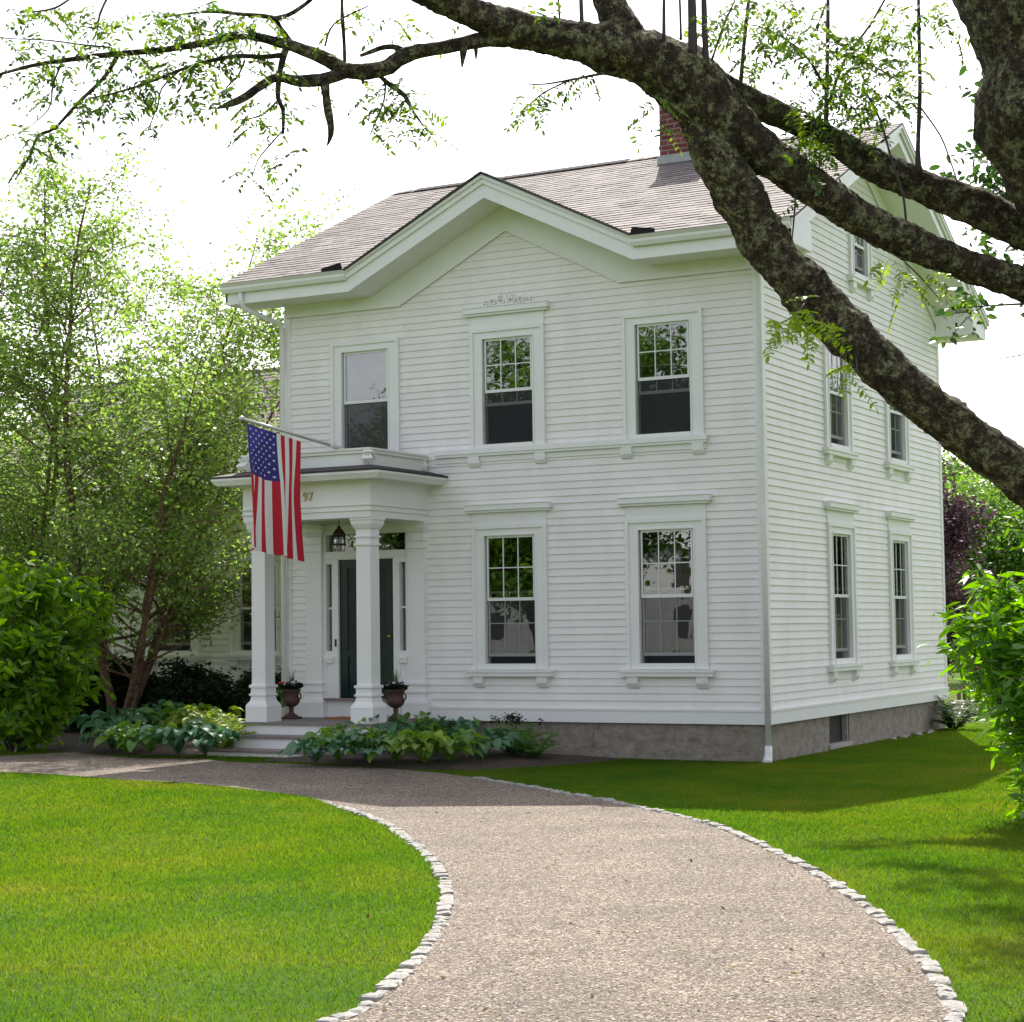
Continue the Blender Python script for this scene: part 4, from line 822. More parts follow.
# ------------------------------------------------------------------ flag, lantern, urns, mat
def build_flag():
    p0 = Vector((-5.18, -1.42, 3.955)); p1 = Vector((-5.60, -2.86, 4.215))
    t = empty('flag', p0, 'american flag hanging from a pale pole angled out over the porch roof', 'flag')
    mb = MB(); mb.tube([p0, p0.lerp(p1, .5), p1], [.020, .020, .019], 12); mb.lathe((p1.x, p1.y, p1.z-.03), [(.004, 0), (.03, .01), (.036, .03), (.03, .05), (.004, .06)], 12); mb.build('flagpole', M['alu'], t, smooth=True)
    mb = MB(); mb.tube([p0+Vector((0, .04, -.012)), p0+Vector((0, -.12, .012))], [.03, .03], 10); mb.box(p0.x-.05, p0.x+.05, p0.y+.005, p0.y+.06, 3.915, 3.975); mb.build('pole_bracket', M['alu'], t)
    # cloth
    HO, FL = .85, 1.50; NS_, NT = 78, 60
    ax = (p0-p1).normalized()
    def P(s, tt):
        base = p1+ax*(.08+s*HO)+Vector((0, 0, -.045-.02*s)); y = tt*FL
        fold = (.072*math.sin(s*11.5+.6+tt*.9)+.03*math.sin(s*23+2.1-tt*1.3))*min(1, tt*2.2+.12)*(.35+.9*tt)
        spread = .0+(s-.45)*(.06*tt)+.06*max(0, tt-.5)*max(0, s-.6)*4
        sag = .03*math.sin(s*9)*tt*.3
        return base+Vector((fold, -ax.y*0+spread*1.0+.02*math.sin(s*14+3)*tt, -y+sag))
    m, N, L, b = mat('flag_cloth'); uv = N.new('ShaderNodeUVMap'); sp = N.new('ShaderNodeSeparateXYZ'); L.new(uv.outputs[0], sp.inputs[0])
    def mth(op, a, b_=None):
        q = N.new('ShaderNodeMath'); q.operation = op
        for i, v_ in enumerate((a, b_)):
            if v_ is None: continue
            if isinstance(v_, (int, float)): q.inputs[i].default_value = v_
            else: L.new(v_, q.inputs[i])
        return q.outputs[0]
    st = mth('MODULO', mth('FLOOR', mth('MULTIPLY', sp.outputs[0], 13.0)), 2.0); red = mth('LESS_THAN', st, 0.5)
    can = mth('MULTIPLY', mth('LESS_THAN', sp.outputs[0], 7/13), mth('LESS_THAN', sp.outputs[1], 0.40))
    m1 = N.new('ShaderNodeMixRGB'); m1.inputs[1].default_value = (.72, .72, .70, 1); m1.inputs[2].default_value = (.50, .015, .035, 1); L.new(red, m1.inputs[0])
    m2 = N.new('ShaderNodeMixRGB'); m2.inputs[2].default_value = (.035, .03, .20, 1); L.new(m1.outputs[0], m2.inputs[1]); L.new(can, m2.inputs[0]); L.new(m2.outputs[0], b.inputs['Base Color']); b.inputs['Roughness'].default_value = .8
    tr = N.new('ShaderNodeBsdfTranslucent'); L.new(m2.outputs[0], tr.inputs[0]); mx = N.new('ShaderNodeMixShader'); mx.inputs[0].default_value = .3; L.new(b.outputs[0], mx.inputs[1]); L.new(tr.outputs[0], mx.inputs[2]); L.new(mx.outputs[0], N['Material Output'].inputs['Surface'])
    o0 = wo(t); vs = []; fs = []; uvs = []
    for i in range(NT+1):
        for j in range(NS_+1): q = P(j/NS_, i/NT)-o0; vs.append(tuple(q))
    for i in range(NT):
        for j in range(NS_):
            a = i*(NS_+1)+j; fs.append((a, a+1, a+NS_+2, a+NS_+1)); uvs += [(j/NS_, i/NT), ((j+1)/NS_, i/NT), ((j+1)/NS_, (i+1)/NT), (j/NS_, (i+1)/NT)]
    nc = len(fs); mi = [0]*nc
    # stars, both faces
    sw_, sh_ = 7/13, .40
    for r9 in range(9):
        for c11 in range(11):
            if (r9+c11) % 2: continue
            cs = sw_*(r9+1)/10; ct = sh_*(c11+1)/12
            for side in (-1, 1):
                base = len(vs); ring_ = []
                for k in range(10):
                    a = math.pi*2*k/10+math.pi/2; rr = .0185 if k % 2 == 0 else .0075
                    q = P(cs+rr*math.cos(a)/HO, ct+rr*math.sin(a)/FL)-o0; e = 1e-3
                    nn = (P(cs+e, ct)-P(cs, ct)).cross(P(cs, ct+e)-P(cs, ct)).normalized(); vs.append(tuple(q+nn*side*.0025)); ring_.append(base+k); uvs.append((.5, .9))
                vs_c = P(cs, ct)-o0; fs.append(tuple(ring_)); mi.append(1)
    me = bpy.data.meshes.new('flag_cloth'); me.from_pydata(vs, [], fs); me.materials.append(m); me.materials.append(simple('star_white', (.7, .7, .68), .8)); me.polygons.foreach_set('material_index', mi)
    ul = me.uv_layers.new(name='UVMap'); ul.data.foreach_set('uv', [c for u_ in uvs for c in u_]); me.polygons.foreach_set('use_smooth', [True]*len(fs)); me.update()
    link(bpy.data.objects.new('flag_cloth', me), t)
build_flag()
lt = empty('porch_lantern', (-5.60, -.75, 3.30), 'bell shaped metal and glass lantern hanging under the porch ceiling', 'lantern')
mb = MB(); mb.tube([(-5.60, -.75, 3.30), (-5.60, -.75, 2.99)], .007, 6); mb.lathe((-5.6, -.75, 3.28), [(.05, 0), (.05, .02)], 14); mb.build('chain', M['brownmetal'], lt)
mb = MB(); mb.lathe((-5.6, -.75, 0), [(.012, 3.00), (.022, 2.985), (.028, 2.965), (.05, 2.945), (.075, 2.91), (.09, 2.87), (.085, 2.865), (.02, 2.94)], 20)
for k in range(6): a = k*math.pi/3; mb.tube([(-5.6+.088*math.cos(a), -.75+.088*math.sin(a), 2.87), (-5.6+.088*math.cos(a), -.75+.088*math.sin(a), 2.76)], .005, 5)
mb.lathe((-5.6, -.75, 0), [(.088, 2.765), (.093, 2.76), (.093, 2.745), (.084, 2.74)], 20); mb.build('cap', M['brownmetal'], lt, smooth=True)
mb = MB(); mb.lathe((-5.6, -.75, 0), [(.082, 2.868), (.084, 2.80), (.082, 2.72), (.072, 2.665), (.070, 2.665), (.078, 2.72), (.080, 2.80), (.078, 2.868)], 20); mb.build('glass_shade', glassmat('lantern_glass', 1.9, (.8, .82, .82)), lt, smooth=True)
mb = MB(); mb.lathe((-5.6, -.75, 0), [(.018, 2.80), (.028, 2.76), (.024, 2.71), (.006, 2.69)], 12); mb.build('bulb', M['blind'], lt, smooth=True)

def urn(loc, label, red):
    t = empty('garden_urn', loc, label, 'urn', 'planted urns on the porch'); x, y, z = loc
    mb = MB(); mb.box(x-.10, x+.10, y-.10, y+.10, z, z+.03); mb.lathe(loc, [(.095, .03), (.09, .045), (.06, .06), (.035, .085), (.028, .11), (.04, .125), (.028, .14), (.035, .155), (.075, .175), (.105, .205), (.115, .235), (.108, .265), (.10, .30), (.105, .345), (.12, .365), (.13, .385), (.122, .395), (.10, .385), (.09, .34)], 28)
    for s in (-1, 1): mb.tube([(x+s*.10, y, z+.35), (x+s*.145, y, z+.34), (x+s*.155, y, z+.29), (x+s*.125, y, z+.25), (x+s*.105, y, z+.24)], .011, 8)
    mb.build('urn_body', M['iron'], t, smooth=True)
    n = 170; a = rng.random(n)*6.28; r = .12*np.sqrt(rng.random(n)); P_ = np.stack([x+r*np.cos(a), y+r*np.sin(a), z+.38+.05*rng.random(n)], 1); D = np.stack([np.cos(a), np.sin(a), .5+rng.random(n)*.8], 1)
    V, F = leaves(P_, .065, .5, .6, D); mk_np('foliage', V, F, rng.random(n), M['darkleaf'] , t)
    mb = MB()
    for k in range(16):
        a = random.random()*6.28; l_ = random.uniform(.16, .30); b = random.uniform(.02, .09); mb.tube([(x+.02*math.cos(a), y+.02*math.sin(a), z+.38), (x+b*.5*math.cos(a), y+b*.5*math.sin(a), z+.38+l_*.6), (x+b*math.cos(a), y+b*math.sin(a), z+.38+l_)], [.005, .004, .001], 4)
    mb.build('spiky_leaves', M['treeleaf'], t)
    cols = [M['flower_white'], M['flower_purple'], M['flower_red']]
    fl = [(0, 3), (1, 9), (2, 4 if red else 0)]
    for ci, cnt in fl:
        if not cnt: continue
        mb = MB()
        for k in range(cnt):
            a = (math.pi*1.15+random.uniform(-.3, .3)) if ci == 2 else random.random()*6.28; r = random.uniform(.07, .14); c = (x+r*math.cos(a), y+r*math.sin(a)-.02, z+.43+random.uniform(0, .06)); rr = .022 if ci != 2 else .026
            mb.lathe(c, [(.004, -.01), (rr, 0), (rr*.8, .012), (.004, .018)], 7)
        mb.build('flower', cols[ci], t)
    # trailing leaves
    n = 60; a = rng.random(n)*1.6+math.pi*.8; P_ = np.stack([x+.14*np.cos(a), y+.14*np.sin(a), z+.15+.25*rng.random(n)], 1)
    if red: V, F = leaves(P_, .06, .6, .2); mk_np('trailing_foliage', V, F, rng.random(n), M['treeleaf'], t)
urn((-6.46, -.62, PF), 'rusty brown iron urn with red flowers beside the left porch column', True)
urn((-4.86, -.58, PF), 'rusty brown iron urn with white and purple flowers behind the right porch column', False)
mt = MB(); mt.box(-5.95, -5.30, -.62, -.22, PF+.001, PF+.02); o = mt.build('doormat', M['coir']); tagit(o, 'rust orange coir doormat on the porch floor before the door', 'doormat')

# ------------------------------------------------------------------ vegetation
def polyline(p, d, L_, n, wander, lift):
    pts = [Vector(p)]; d = Vector(d).normalized()
    for i in range(n):
        d = (d+Vector((random.gauss(0, wander), random.gauss(0, wander), random.gauss(0, wander)+lift))).normalized(); pts.append(pts[-1]+d*L_/n)
    return pts, d
def tree(name, loc, label, cat, stems, bark_, leafm, nb1, L1, nb2, L2, per, spread, lsize, asp=.6, env=None, start=.2, up1=.5, group=None, lift=.03, droop=0.0, stemmat=True, shape=6, minz=0.0, seg=7, tap=.55):
    t = empty(name, loc, label, cat, group); base = Vector(loc); tm = MB(); tw = MB(); anchors = []
    for (dx, dy, H, r0) in stems:
        pts, _ = polyline(base+Vector((dx*.08, dy*.08, -.1)), (dx, dy, 1), H, 12, .085, .03); rad = [r0*(1-.85*i/12) for i in range(13)]; tm.tube(pts, rad, seg, wob=.1)
        for k in range(nb1):
            f = start+(1-start)*(k+random.random())/nb1; i = min(11, int(f*12)); p = pts[i].lerp(pts[i+1], f*12-i); a = random.random()*6.28; Lb = L1*(1-tap*f)*random.uniform(.7, 1.2)
            d = Vector((math.cos(a), math.sin(a), up1+random.uniform(-.2, .3))); bp, _ = polyline(p, d, Lb, 6, .14, lift); r1 = rad[i]*.45
            if env is not None and not env(bp[-1]): continue
            tm.tube(bp, [max(.004, r1*(1-.85*j/6)) for j in range(7)], 5)
            for m_ in range(nb2):
                g = .25+.75*(m_+random.random())/nb2; j = min(5, int(g*6)); q = bp[j].lerp(bp[j+1], g*6-j); d2 = Vector((random.gauss(0, 1), random.gauss(0, 1), random.gauss(.1-droop, .5)))
                sp_, _ = polyline(q, d2, L2*random.uniform(.6, 1.2), 4, .2, -.03-droop*.15)
                if env is not None and not env(sp_[2]): continue
                tw.tube(sp_, [.007, .006, .005, .004, .002], 3, cap=False)
                for s_ in sp_[1:]: anchors.append(s_)
                for s_ in range(3): a_ = sp_[s_].lerp(sp_[s_+1], .5); anchors.append(a_)
    A = np.array([tuple(a) for a in anchors])
    if len(tm.v): tm.build('trunk', bark_, t, smooth=True)
    if len(tw.v): tw.build('twigs', bark_, t)
    P_ = np.repeat(A, per, 0)+rng.normal(size=(len(A)*per, 3))*spread; c = rng.random(len(A)).repeat(per)
    if env is not None:
        k = np.array([env(Vector(p)) for p in P_]); P_ = P_[k]; c = c[k]
    k = P_[:, 2] > minz; P_ = P_[k]; c = c[k]
    D = rng.normal(size=(len(P_), 3)); D[:, 2] = D[:, 2]*.5-droop-.2
    V, F = leaves(P_, lsize, asp, .5, D, shape=shape); mk_np('foliage', V, F, np.clip(c*.6+rng.random(len(P_))*.5-.05, 0, 1), leafm, t)
    return t
# left birch clump
def envb(p):
    if p.z >= 4.2: return p.x < -7.6
    if p.x > -7.15 or p.y > 3.35: return False
    return p.z > 2.05+.45*math.sin(p.x*3.1+p.y*2) or p.x < -11.2 or math.sin(p.x*7.3)*math.sin(p.z*8.1+p.y*3) > .12 and p.z > 1.25
tree('birch_tree', (-10.7, .9, .05), 'airy multi stemmed birch tree in front of the lower wing, left of the porch', 'tree',
     [(.27, .02, 7.4, .075), (-.06, -.10, 8.6, .085), (.46, -.20, 6.4, .055), (.06, .18, 8.2, .06), (-.22, .0, 8.0, .06), (.62, .0, 5.2, .05), (.33, .25, 7.0, .05)], M['birchbark'], M['birchleaf'], 30, 1.9, 9, .75, 4, .11, .066, .72, envb, .16, .5, tap=.28, lift=.02, droop=.1)
tree('birch_tree', (-12.9, 1.0, .05), 'leafy multi stemmed birch tree at the left edge, behind the bright shrub', 'tree',
     [(.30, .02, 8.7, .08), (-.20, -.10, 7.8, .08), (.05, -.30, 6.8, .06), (.35, .1, 7.6, .06), (-.4, .1, 7.0, .06)], M['birchbark'], M['birchleaf'], 30, 1.9, 9, .75, 4, .11, .066, .72, envb, .16, .5, tap=.28, lift=.02, droop=.1)
# left bright shrub
def shrub(name, loc, label, h, r, leafm, n_stem, lsize, asp, per, nleaf_extra=0, droop=.1, group=None, env=None, cat='shrub'):
    st = []
    for k in range(n_stem):
        a = k*2.39996; q = math.sqrt((k+.5)/n_stem); st.append((math.cos(a)*q*r/h, math.sin(a)*q*r/h, h*(1-.22*q)*random.uniform(.85, 1.05), .018))
    return tree(name, loc, label, cat, st, M['twig'], leafm, 10, .62*r+.15, 5, .28, per, .05, lsize, asp, env, .08, .65, group=group, droop=droop, seg=5)
shrub('shrub', (-9.72, -2.3, .08), 'bright green broad leaved shrub at the left edge beside the gravel drive', 2.7, 1.32, M['shrubleaf'], 14, .16, .42, 2)
shrub('shrub', (4.72, -5.6, 0), 'bright green narrow leaved shrub at the right edge on the lawn', 2.65, 1.0, M['shrubleaf2'], 13, .15, .26, 2, droop=-.05)
# dark shrubs along the wing
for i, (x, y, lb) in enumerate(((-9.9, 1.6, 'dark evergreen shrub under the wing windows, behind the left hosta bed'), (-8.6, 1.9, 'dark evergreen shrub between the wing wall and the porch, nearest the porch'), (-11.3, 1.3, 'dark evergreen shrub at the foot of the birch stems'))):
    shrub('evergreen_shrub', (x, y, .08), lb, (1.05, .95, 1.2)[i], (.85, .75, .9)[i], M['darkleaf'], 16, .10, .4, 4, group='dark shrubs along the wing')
# right hand tree whose branches hang behind the limbs
tree('maple_tree', (5.95, -2.9, 0), 'dark leaved tree at the right edge whose sprays hang behind the locust limbs', 'tree',
     [(0.05, 0, 8.0, .15), (-.10, .05, 6.8, .10), (-.06, -.1, 7.4, .10), (-.08, .2, 7.2, .08), (.4, -.2, 7.0, .10)], M['bark'], M['darktree'], 30, 3.6, 10, .75, 6, .12, .105, .5, lambda p: p.z > 4.35+.1*max(0, p.x-4)+.2*math.sin(p.x*5) and (p.x > 2.8+.45*abs(p.z-5.3)+.4*math.sin(p.z*5+p.y*2)), .38, .25)
# background trees
bt = tree('broadleaf_tree', (-3.5, 27, 0), 'rounded green tree behind the purple tree, right of the house', 'tree', [(0, 0, 5.6, .20), (.3, .1, 4.8, .12), (-.3, -.1, 4.8, .12), (.1, -.35, 4.4, .1)], M['bark'], M['treeleaf'], 18, 2.4, 8, .8, 13, .20, .095, .7, None, .22, .5, shape=4, seg=5)
pt = tree('purple_leaved_tree', (-2.35, 15.5, 0), 'dark purple leaved tree behind the rear corner of the house', 'tree', [(0, 0, 4.9, .12), (.28, .1, 4.3, .08), (-.3, -.1, 4.3, .08), (.1, -.3, 4.0, .07)], M['bark'], M['purpleleaf'], 17, 1.7, 7, .6, 4, .13, .10, .7, None, .10, .5, shape=4, seg=5)
copy_thing(bt, (-.6, 33, 0), 1.2, 1.0, 'green tree beside the right frame edge, lighter and lower than its neighbour')
copy_thing(bt, (-9, 44, 0), 2.2, 1.35, 'tall green tree farthest behind the house corner')
copy_thing(bt, (-3.2, 47, 0), 3.2, 1.25, 'green tree in the far row behind the right edge')
# trees reflected in the side windows and the front windows (beyond the lawn and across the road)
for i, (x, y, sc, lb) in enumerate(((9, 32, 1.6, 'green tree on the back lawn reflected in the nearer side windows'), (15, 38, 1.7, 'green tree on the back lawn reflected in the farther side windows'), (21, 33, 1.6, 'green tree at the far corner of the back lawn'), (-26, -45, 2.5, 'tall green tree across the road reflected in the middle upper window'), (-13.6, -43, 2.0, 'green tree across the road reflected in the right upper window'), (-36, -55, 2.2, 'tall green tree beside the neighbouring white house'), (-8, -52, 2.1, 'green tree across the road behind the photographer'))):
    copy_thing(bt, (x, y, 0), i*1.1, sc, lb, 'trees around the property')
# neighbour's house (seen in the lower panes)
nh = empty('neighbouring_house', (-36, -76, 0), 'plain white gabled house across the road, reflected in the lower front windows', 'house')
mb = MB(); mb.box(-48, -26, -84, -76, 0, 6); mb.extr([(-48, -84.5, 6.01), (-48, -75.5, 6.01), (-48, -80, 9.2)], (22, 0, 0)); mb.build('wall', M['greywall'], nh)
mb = MB(); mb.extr([(-42, -75.6, 6), (-37, -75.6, 6), (-39.5, -75.6, 8.4)], (0, -4, 0)); mb.build('gable', M['greywall'], nh)
for x in (-46, -43, -40, -37, -34, -31, -28):
    for z in (1.0, 3.7): g = MB(); g.box(x, x+1.0, -76, -75.93, z, z+1.6); g.build('window', M['doorscreen'], nh)

# ------------------------------------------------------------------ hostas
def hosta(loc, label, m, size=.38, n=30, kind='hosta', lw=.66, group=None):
    n = int(n*2.3); size *= 1.5
    t = empty(kind, loc, label, kind, group); x0, y0, z0 = loc; V = []; F = []; r = []
    for k in range(n):
        a = k*2.39996+random.uniform(-.3, .3); q = (k+.5)/n; L_ = size*random.uniform(.75, 1.15)*(.55+.5*q); el = 1.35-.95*q; ll = max(.09, L_*.33)*random.uniform(.75, 1.2); w = ll*lw*.5
        dr = np.array([math.cos(a), math.sin(a), 0]); sd = np.array([-math.sin(a), math.cos(a), 0]); p = np.array([x0, y0, z0])
        p1 = p+dr*L_*.62*math.cos(el)+np.array([0, 0, L_*.85*math.sin(el)*random.uniform(.7, 1.05)]); tw_ = random.uniform(-.55, .55); sd2 = sd*math.cos(tw_)+np.array([0, 0, math.sin(tw_)])
        rows_ = 7; b0 = len(V); cur = p1.copy(); ang = el*.55+random.uniform(-.25, .3)
        for i in range(rows_+1):
            f = i/rows_; ww = w*math.sin(math.pi*min(1, (f*.86+.12)))**.8*(1.0 if f < .98 else .12); up_ = np.array([0, 0, ww*.32])
            V += [cur-sd2*ww+up_, cur-sd2*ww*.5+up_*.35, cur, cur+sd2*ww*.5+up_*.35, cur+sd2*ww+up_]
            ang -= .19; cur = cur+(dr*math.cos(ang)+np.array([0, 0, math.sin(ang)]))*ll/rows_
        rv = random.random()
        for i in range(rows_):
            for j in range(4): c = b0+i*5+j; F.append((c, c+1, c+6, c+5)); r.append(rv)
        b0 = len(V); s_ = sd*.004; V += [p-s_, p+s_, p1+s_, p1-s_]; F.append((b0, b0+1, b0+2, b0+3)); r.append(.6)
    mk_np('foliage', V, F, r, m, t, smooth=True); return t
def fernplant(loc, label, m, size=.45, n=22, kind='fern', group=None):
    t = empty(kind, loc, label, kind, group); P_ = []; D = []
    mb = MB()
    for k in range(n):
        a = random.random()*6.28; L_ = size*random.uniform(.7, 1.15); el = random.uniform(.8, 1.35); p = Vector(loc); d = Vector((math.cos(a)*math.cos(el), math.sin(a)*math.cos(el), math.sin(el))); pts = [p]
        for i in range(12): d = (d+Vector((0, 0, -.09))).normalized(); pts.append(pts[-1]+d*L_/12)
        mb.tube(pts, .003, 3, cap=False); sd = Vector((-math.sin(a), math.cos(a), 0))
        for i in range(2, 13):
            for s in (-1, 1): P_.append(tuple(pts[i])); D.append(tuple((sd*s+d*.5)*(1-.75*abs(i/12-.35))))
    D = np.array(D); ln = np.linalg.norm(D, axis=1); V, F = leaves(np.array(P_), size*.20, .3, 1.5, D, shape=4); mb.build('stems', m, t); mk_np('foliage', V, F, rng.random(len(F)), m, t); return t
HB, HG, HY = M['hostablue'], M['hostagreen'], M['hostayellow']
def at(u, v): p = gp(u, v+3); return (p.x, p.y, p.z+.05)
gl = 'hostas in the bed left of the steps'; grp = 'hostas in the bed right of the steps'
for (u, v, m, s, lb) in [
    (112, 751, HB, .38, 'blue green hosta at the left end of the left bed, nearest the bright shrub'), (125, 753, HG, .34, 'mid green hosta at the front of the left bed'),
    (118, 741, HB, .46, 'large blue hosta behind the front row at the left end of the left bed'), (150, 737, HB, .50, 'tall blue green hosta in the middle back of the left bed'),
    (150, 754, HG, .36, 'green hosta in the front row of the left bed, second from its left'), (178, 755, HB, .40, 'dark blue green hosta in the middle of the front row of the left bed'),
    (182, 738, HG, .46, 'green hosta at the back of the left bed, left of the yellow ones'), (205, 755, HB, .36, 'blue green hosta at the front right of the left bed'),
    (205, 740, HY, .48, 'yellow green hosta at the back right of the left bed'), (228, 745, HY, .38, 'pale variegated hosta against the left side of the steps'), (138, 729, HG, .46, 'green hosta deep at the back of the left bed')]:
    hosta(at(u, v), lb, m, s*1.08, 30, group=gl)
for (u, v, m, s, lb) in [
    (316, 764, HB, .32, 'small blue hosta at the foot of the porch steps'), (338, 762, HG, .38, 'green hosta beside the lowest step'), (368, 764, HB, .40, 'blue green hosta in the front row below the right column'),
    (350, 752, HG, .40, 'green hosta close behind the blue one below the right column'), (395, 764, HG, .42, 'mid green hosta in the middle front of the right bed'), (425, 765, HY, .38, 'yellow green hosta low at the front of the right bed'),
    (385, 751, HB, .44, 'blue hosta at the back, next to the porch side'), (415, 748, HG, .44, 'green hosta at the back middle of the right bed'), (450, 764, HG, .40, 'broad green hosta near the right end of the front row'),
    (445, 748, HB, .44, 'blue green hosta against the foundation left of the lilies'), (480, 760, HB, .44, 'blue hosta at the right end of the right bed'), (478, 746, HG, .42, 'green hosta against the foundation at the right end')]:
    hosta(at(u, v), lb, m, s*1.0, 28, group=grp)
fernplant(at(515, 757), 'bushy green leafy plant at the right end of the bed by the foundation', M['fern'], .50, 34, 'leafy_plant'); fernplant(at(535, 760), 'smaller leafy plant at the very end of the bed', M['fern'], .38, 28, 'leafy_plant')
fernplant(at(430, 757), 'feathery green plant among the hostas under the skirt board', M['fern'], .45, 26, 'fern'); fernplant(at(222, 752), 'bright feathery fern beside the left of the steps', M['hostayellow'], .55, 26, 'fern')
fernplant((.30, 7.2, 0), 'dark green fern at the far corner of the stone foundation', M['darktree'], .55, 34, 'fern')
# small japanese maple like plant by the skirt board
tree('dwarf_maple', (-3.15, -.5, .05), 'small dark leaved shrublet in front of the skirt board right of the hostas', 'plant', [(.1, 0, .60, .012), (-.4, 0, .55, .01), (.5, 0, .55, .01)], M['twig'], M['darkleaf'], 5, .28, 4, .10, 3, .025, .05, .35, lambda p: p.z > .45, .6, .1, seg=5)

# ------------------------------------------------------------------ foreground locust tree
lo = empty('locust_tree', tuple(dp(1203, 932, 10.2)), 'old lichen covered locust tree with heavy limbs arching across the upper right', 'tree')
rootz = 0.0
def rs(pts, step=.05):
    """resample (u,v,d,rpx) control points to a smooth 3D polyline with radii"""
    C = [(*dp(u, v, d), r*d/FPX) for (u, v, d, r) in pts]; C = [C[0]]+C+[C[-1]]; out = []
    for i in range(1, len(C)-2):
        L_ = math.dist(C[i][:3], C[i+1][:3]); n = max(2, int(L_/step))
        for k in range(n):
            t = k/n; a, b, c, d_ = C[i-1], C[i], C[i+1], C[i+2]
            out.append([0.5*((2*b[j])+(-a[j]+c[j])*t+(2*a[j]-5*b[j]+4*c[j]-d_[j])*t*t+(-a[j]+3*b[j]-3*c[j]+d_[j])*t**3) for j in range(4)])
    out.append(list(C[-2])); return [Vector(o[:3]) for o in out], [max(.001, o[3]) for o in out]
def limb(pts, name='limb', seg=36, wob=.13, wsc=11, step=.018, knots=10, mb=None, m=None):
    P_, r = rs(pts, step); big = pts[0][3] > 15
    if name == 'limb': r = [x*.70 for x in r]
    n = len(P_); kn = [(random.random()*n, random.uniform(.03, .11), random.uniform(.05, .12)/step) for _ in range(knots)]
    r = [ri*(1+sum(a*math.exp(-((i-c)/w)**2) for c, a, w in kn)) for i, ri in enumerate(r)]
    own = mb is None; mb = mb or MB(); mb.tube(P_, r, seg, wob=wob, wsc=wsc)
    return mb.build(name, m or M['bark'], lo, smooth=True) if own else None
tr_ = [(1205, 960, 10.2, 105), (1195, 900, 10.2, 88), (1185, 800, 10.2, 78), (1175, 680, 10.2, 74), (1165, 560, 10.2, 76), (1155, 450, 10.2, 78), (1140, 350, 10.2, 74), (1122, 250, 10.2, 72), (1104, 190, 10.2, 76), (1082, 150, 10.2, 80), (1063, 112, 10.2, 80), (1061, 75, 10.2, 70), (1052, 35, 10.2, 74), (1036, -10, 10.2, 78), (1015, -80, 10.2, 74), (990, -200, 10.2, 66), (1000, -380, 10.2, 50), (1030, -560, 10.2, 34)]
limb(tr_, 'trunk', 40, .10, 5, .05, 6)
limb([(1160, 610, 10.2, 44), (1085, 532, 10.1, 36), (1024, 479, 10.0, 33), (965, 434, 10.0, 31), (912, 393, 10.0, 31), (872, 357, 10.05, 32), (832, 318, 10.1, 32), (797, 281, 10.1, 32), (769, 248, 10.15, 33), (743, 203, 10.15, 33), (714, 153, 10.15, 33), (700, 122, 10.15, 26)])
limb([(1150, 380, 10.25, 40), (1070, 310, 10.3, 27), (1024, 285, 10.35, 24), (960, 263, 10.35, 23), (900, 238, 10.35, 25), (850, 212, 10.3, 25), (800, 178, 10.25, 27), (750, 143, 10.2, 32), (715, 113, 10.15, 42), (688, 84, 10.15, 46), (655, 62, 10.1, 40), (615, 50, 10.05, 34), (570, 40, 10.0, 27), (520, 30, 9.9, 24), (475, 14, 9.8, 22), (430, -6, 9.7, 20), (380, -34, 9.6, 17), (320, -80, 9.5, 13), (240, -150, 9.4, 7)])
limb([(1130, 300, 10.4, 40), (1065, 247, 10.55, 28), (1024, 230, 10.6, 27), (975, 207, 10.65, 25), (925, 188, 10.7, 23), (880, 168, 10.75, 22), (840, 145, 10.75, 19), (800, 124, 10.7, 18), (755, 104, 10.6, 18), (720, 86, 10.45, 19), (690, 74, 10.3, 22)])
limb([(640, 62, 10.1, 30), (622, 30, 10.1, 25), (606, -6, 10.1, 21), (580, -60, 10.1, 18), (560, -140, 10.2, 13), (570, -240, 10.3, 6)])
